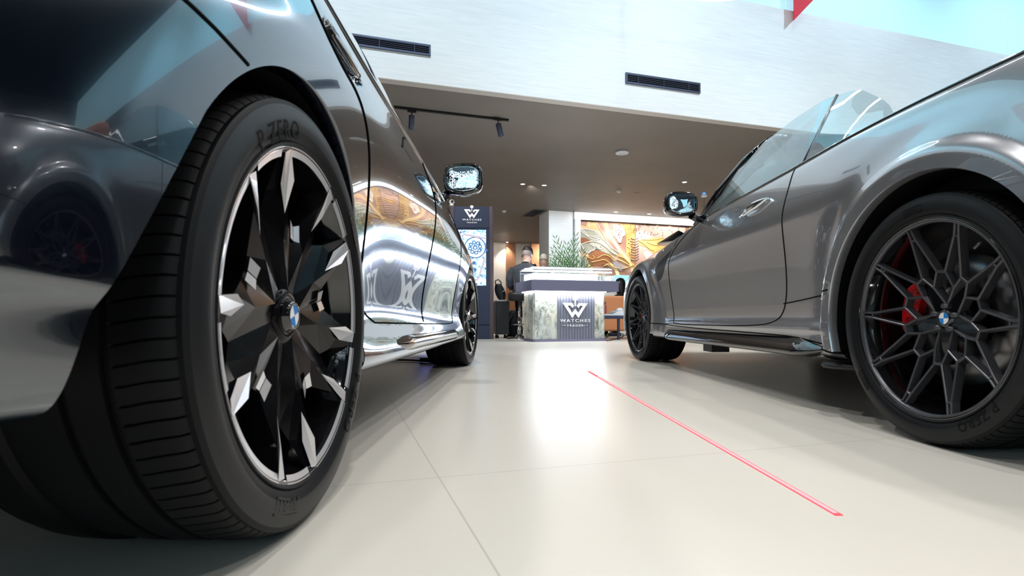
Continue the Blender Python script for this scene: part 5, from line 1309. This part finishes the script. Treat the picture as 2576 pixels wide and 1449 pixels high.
# ------------------------------------------------------------------ potted palm behind the glass case
pp = at(1432, 690, 8.72)
pt = empty('potted_palm', Matrix.Translation((pp.x, pp.y, 0)), 'green feathery palm behind the glowing glass case', 'plant')
MB().lathe([(.0001, 0), (.13, 0), (.17, .62), (.15, .62), (.14, .56), (.0001, .56)], 32).build('pot', M['pot'], pt)
rp = random.Random(11); stm = MB()
fr = []
for px, py, bend in ((1398, 601, -.2), (1413, 640, 0), (1388, 645, -.8), (1386, 665, -1), (1426, 618, .2), (1432, 632, .3), (1441, 612, .2), (1448, 596, .25), (1449, 640, .0), (1462, 655, 1), (1466, 632, .6), (1475, 662, 1.2), (1403, 655, -.4), (1424, 655, 0), (1456, 668, .7), (1395, 672, -1), (1436, 650, .1), (1482, 668, 1.3), (1410, 618, -.1), (1392, 628, -.5)):
    tip = at(px, py, 8.72+rp.uniform(-.12, .12))-Vector((pp.x, pp.y, 0)); base = Vector((rp.uniform(-.06, .06), rp.uniform(-.05, .05), .55))
    mid = (base+tip)/2+Vector((-bend*.03, 0, .06)); P = [base*(1-t)**2+mid*2*t*(1-t)+tip*t*t for t in [i/10 for i in range(11)]]
    b = MB(); b.tube(P, [.004*(1-.7*i/10) for i in range(11)], 5)
    for i in range(4, 11):
        for sg in (-1, 1):
            d = (P[i]-P[i-1]).normalized(); sd = Vector((sg, rp.uniform(-.6, .6), 0)).normalized(); L = .17*(1.15-.6*abs(i-6.5)/4)*rp.uniform(.7, 1.2)
            e = P[i]+(d*.95+sd*.5+Vector((0, 0, -.22*rp.random()))).normalized()*L; w_ = Vector((-(e-P[i]).z, 0, (e-P[i]).x)).normalized()*.0075; m_ = (P[i]+e)/2
            vs = [b.bm.verts.new(v) for v in (P[i], m_+w_, e, m_-w_)]; b.bm.faces.new(vs)
    b.build('frond', M['leaf'], pt, clean=False)

# ------------------------------------------------------------------ floor things
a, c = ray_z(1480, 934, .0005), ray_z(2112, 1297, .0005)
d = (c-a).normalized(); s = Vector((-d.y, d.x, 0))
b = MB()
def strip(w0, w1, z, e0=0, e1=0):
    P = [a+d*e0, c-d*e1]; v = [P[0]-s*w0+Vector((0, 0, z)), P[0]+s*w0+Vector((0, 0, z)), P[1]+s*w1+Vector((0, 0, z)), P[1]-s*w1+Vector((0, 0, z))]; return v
lz = mesh_from('painted_laser_line', strip(.010, .0075, .0005), [(0, 1, 2, 3)], M['laser']); tag(lz, 'thin glowing red strip painted as laser light across the floor between the cars', 'laser line')  # emissive strip laid on the floor stands in for projected laser light
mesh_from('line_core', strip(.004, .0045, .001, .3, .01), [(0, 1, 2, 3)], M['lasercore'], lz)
q0, q1, q2 = ray_z(1035, 906, .01), ray_z(1075, 909, .01), ray_z(1104, 918, .01)
tag(MB().tube([q0+Vector((-.4, .1, 0)), q0, q1, q2+Vector((0, .1, 0)), q2+Vector((.03, .4, 0))], .007, 8).build('floor_cable', M['black'], None), 'thin black cable on the floor under the black saloon', 'cable')
tag(MB().box(q1+Vector((0, 0, .012)), (.11, .05, .03), rz=.1, bev=.004).build('cable_connector', M['black'], None), 'small black connector block on the cable under the black saloon', 'connector')
q = ray_z(2062, 902, .18); lp = empty('jacking_point', Matrix.Translation((q.x, q.y, 0)), 'x', 'x'); D.objects.remove(lp)
MB().lathe([(.0001, .165), (.10, .165), (.105, .172), (.10, .182), (.0001, .182)], 28, Matrix.Translation((-.93+.10, .42, 0))).build('underbody_pad', M['black'], RC)
MB().box((-.80, 1.65, .165), (.10, .12, .04)).build('jacking_point', M['black'], RC)
# crystal light cloud behind the camera, seen in the mirror glass
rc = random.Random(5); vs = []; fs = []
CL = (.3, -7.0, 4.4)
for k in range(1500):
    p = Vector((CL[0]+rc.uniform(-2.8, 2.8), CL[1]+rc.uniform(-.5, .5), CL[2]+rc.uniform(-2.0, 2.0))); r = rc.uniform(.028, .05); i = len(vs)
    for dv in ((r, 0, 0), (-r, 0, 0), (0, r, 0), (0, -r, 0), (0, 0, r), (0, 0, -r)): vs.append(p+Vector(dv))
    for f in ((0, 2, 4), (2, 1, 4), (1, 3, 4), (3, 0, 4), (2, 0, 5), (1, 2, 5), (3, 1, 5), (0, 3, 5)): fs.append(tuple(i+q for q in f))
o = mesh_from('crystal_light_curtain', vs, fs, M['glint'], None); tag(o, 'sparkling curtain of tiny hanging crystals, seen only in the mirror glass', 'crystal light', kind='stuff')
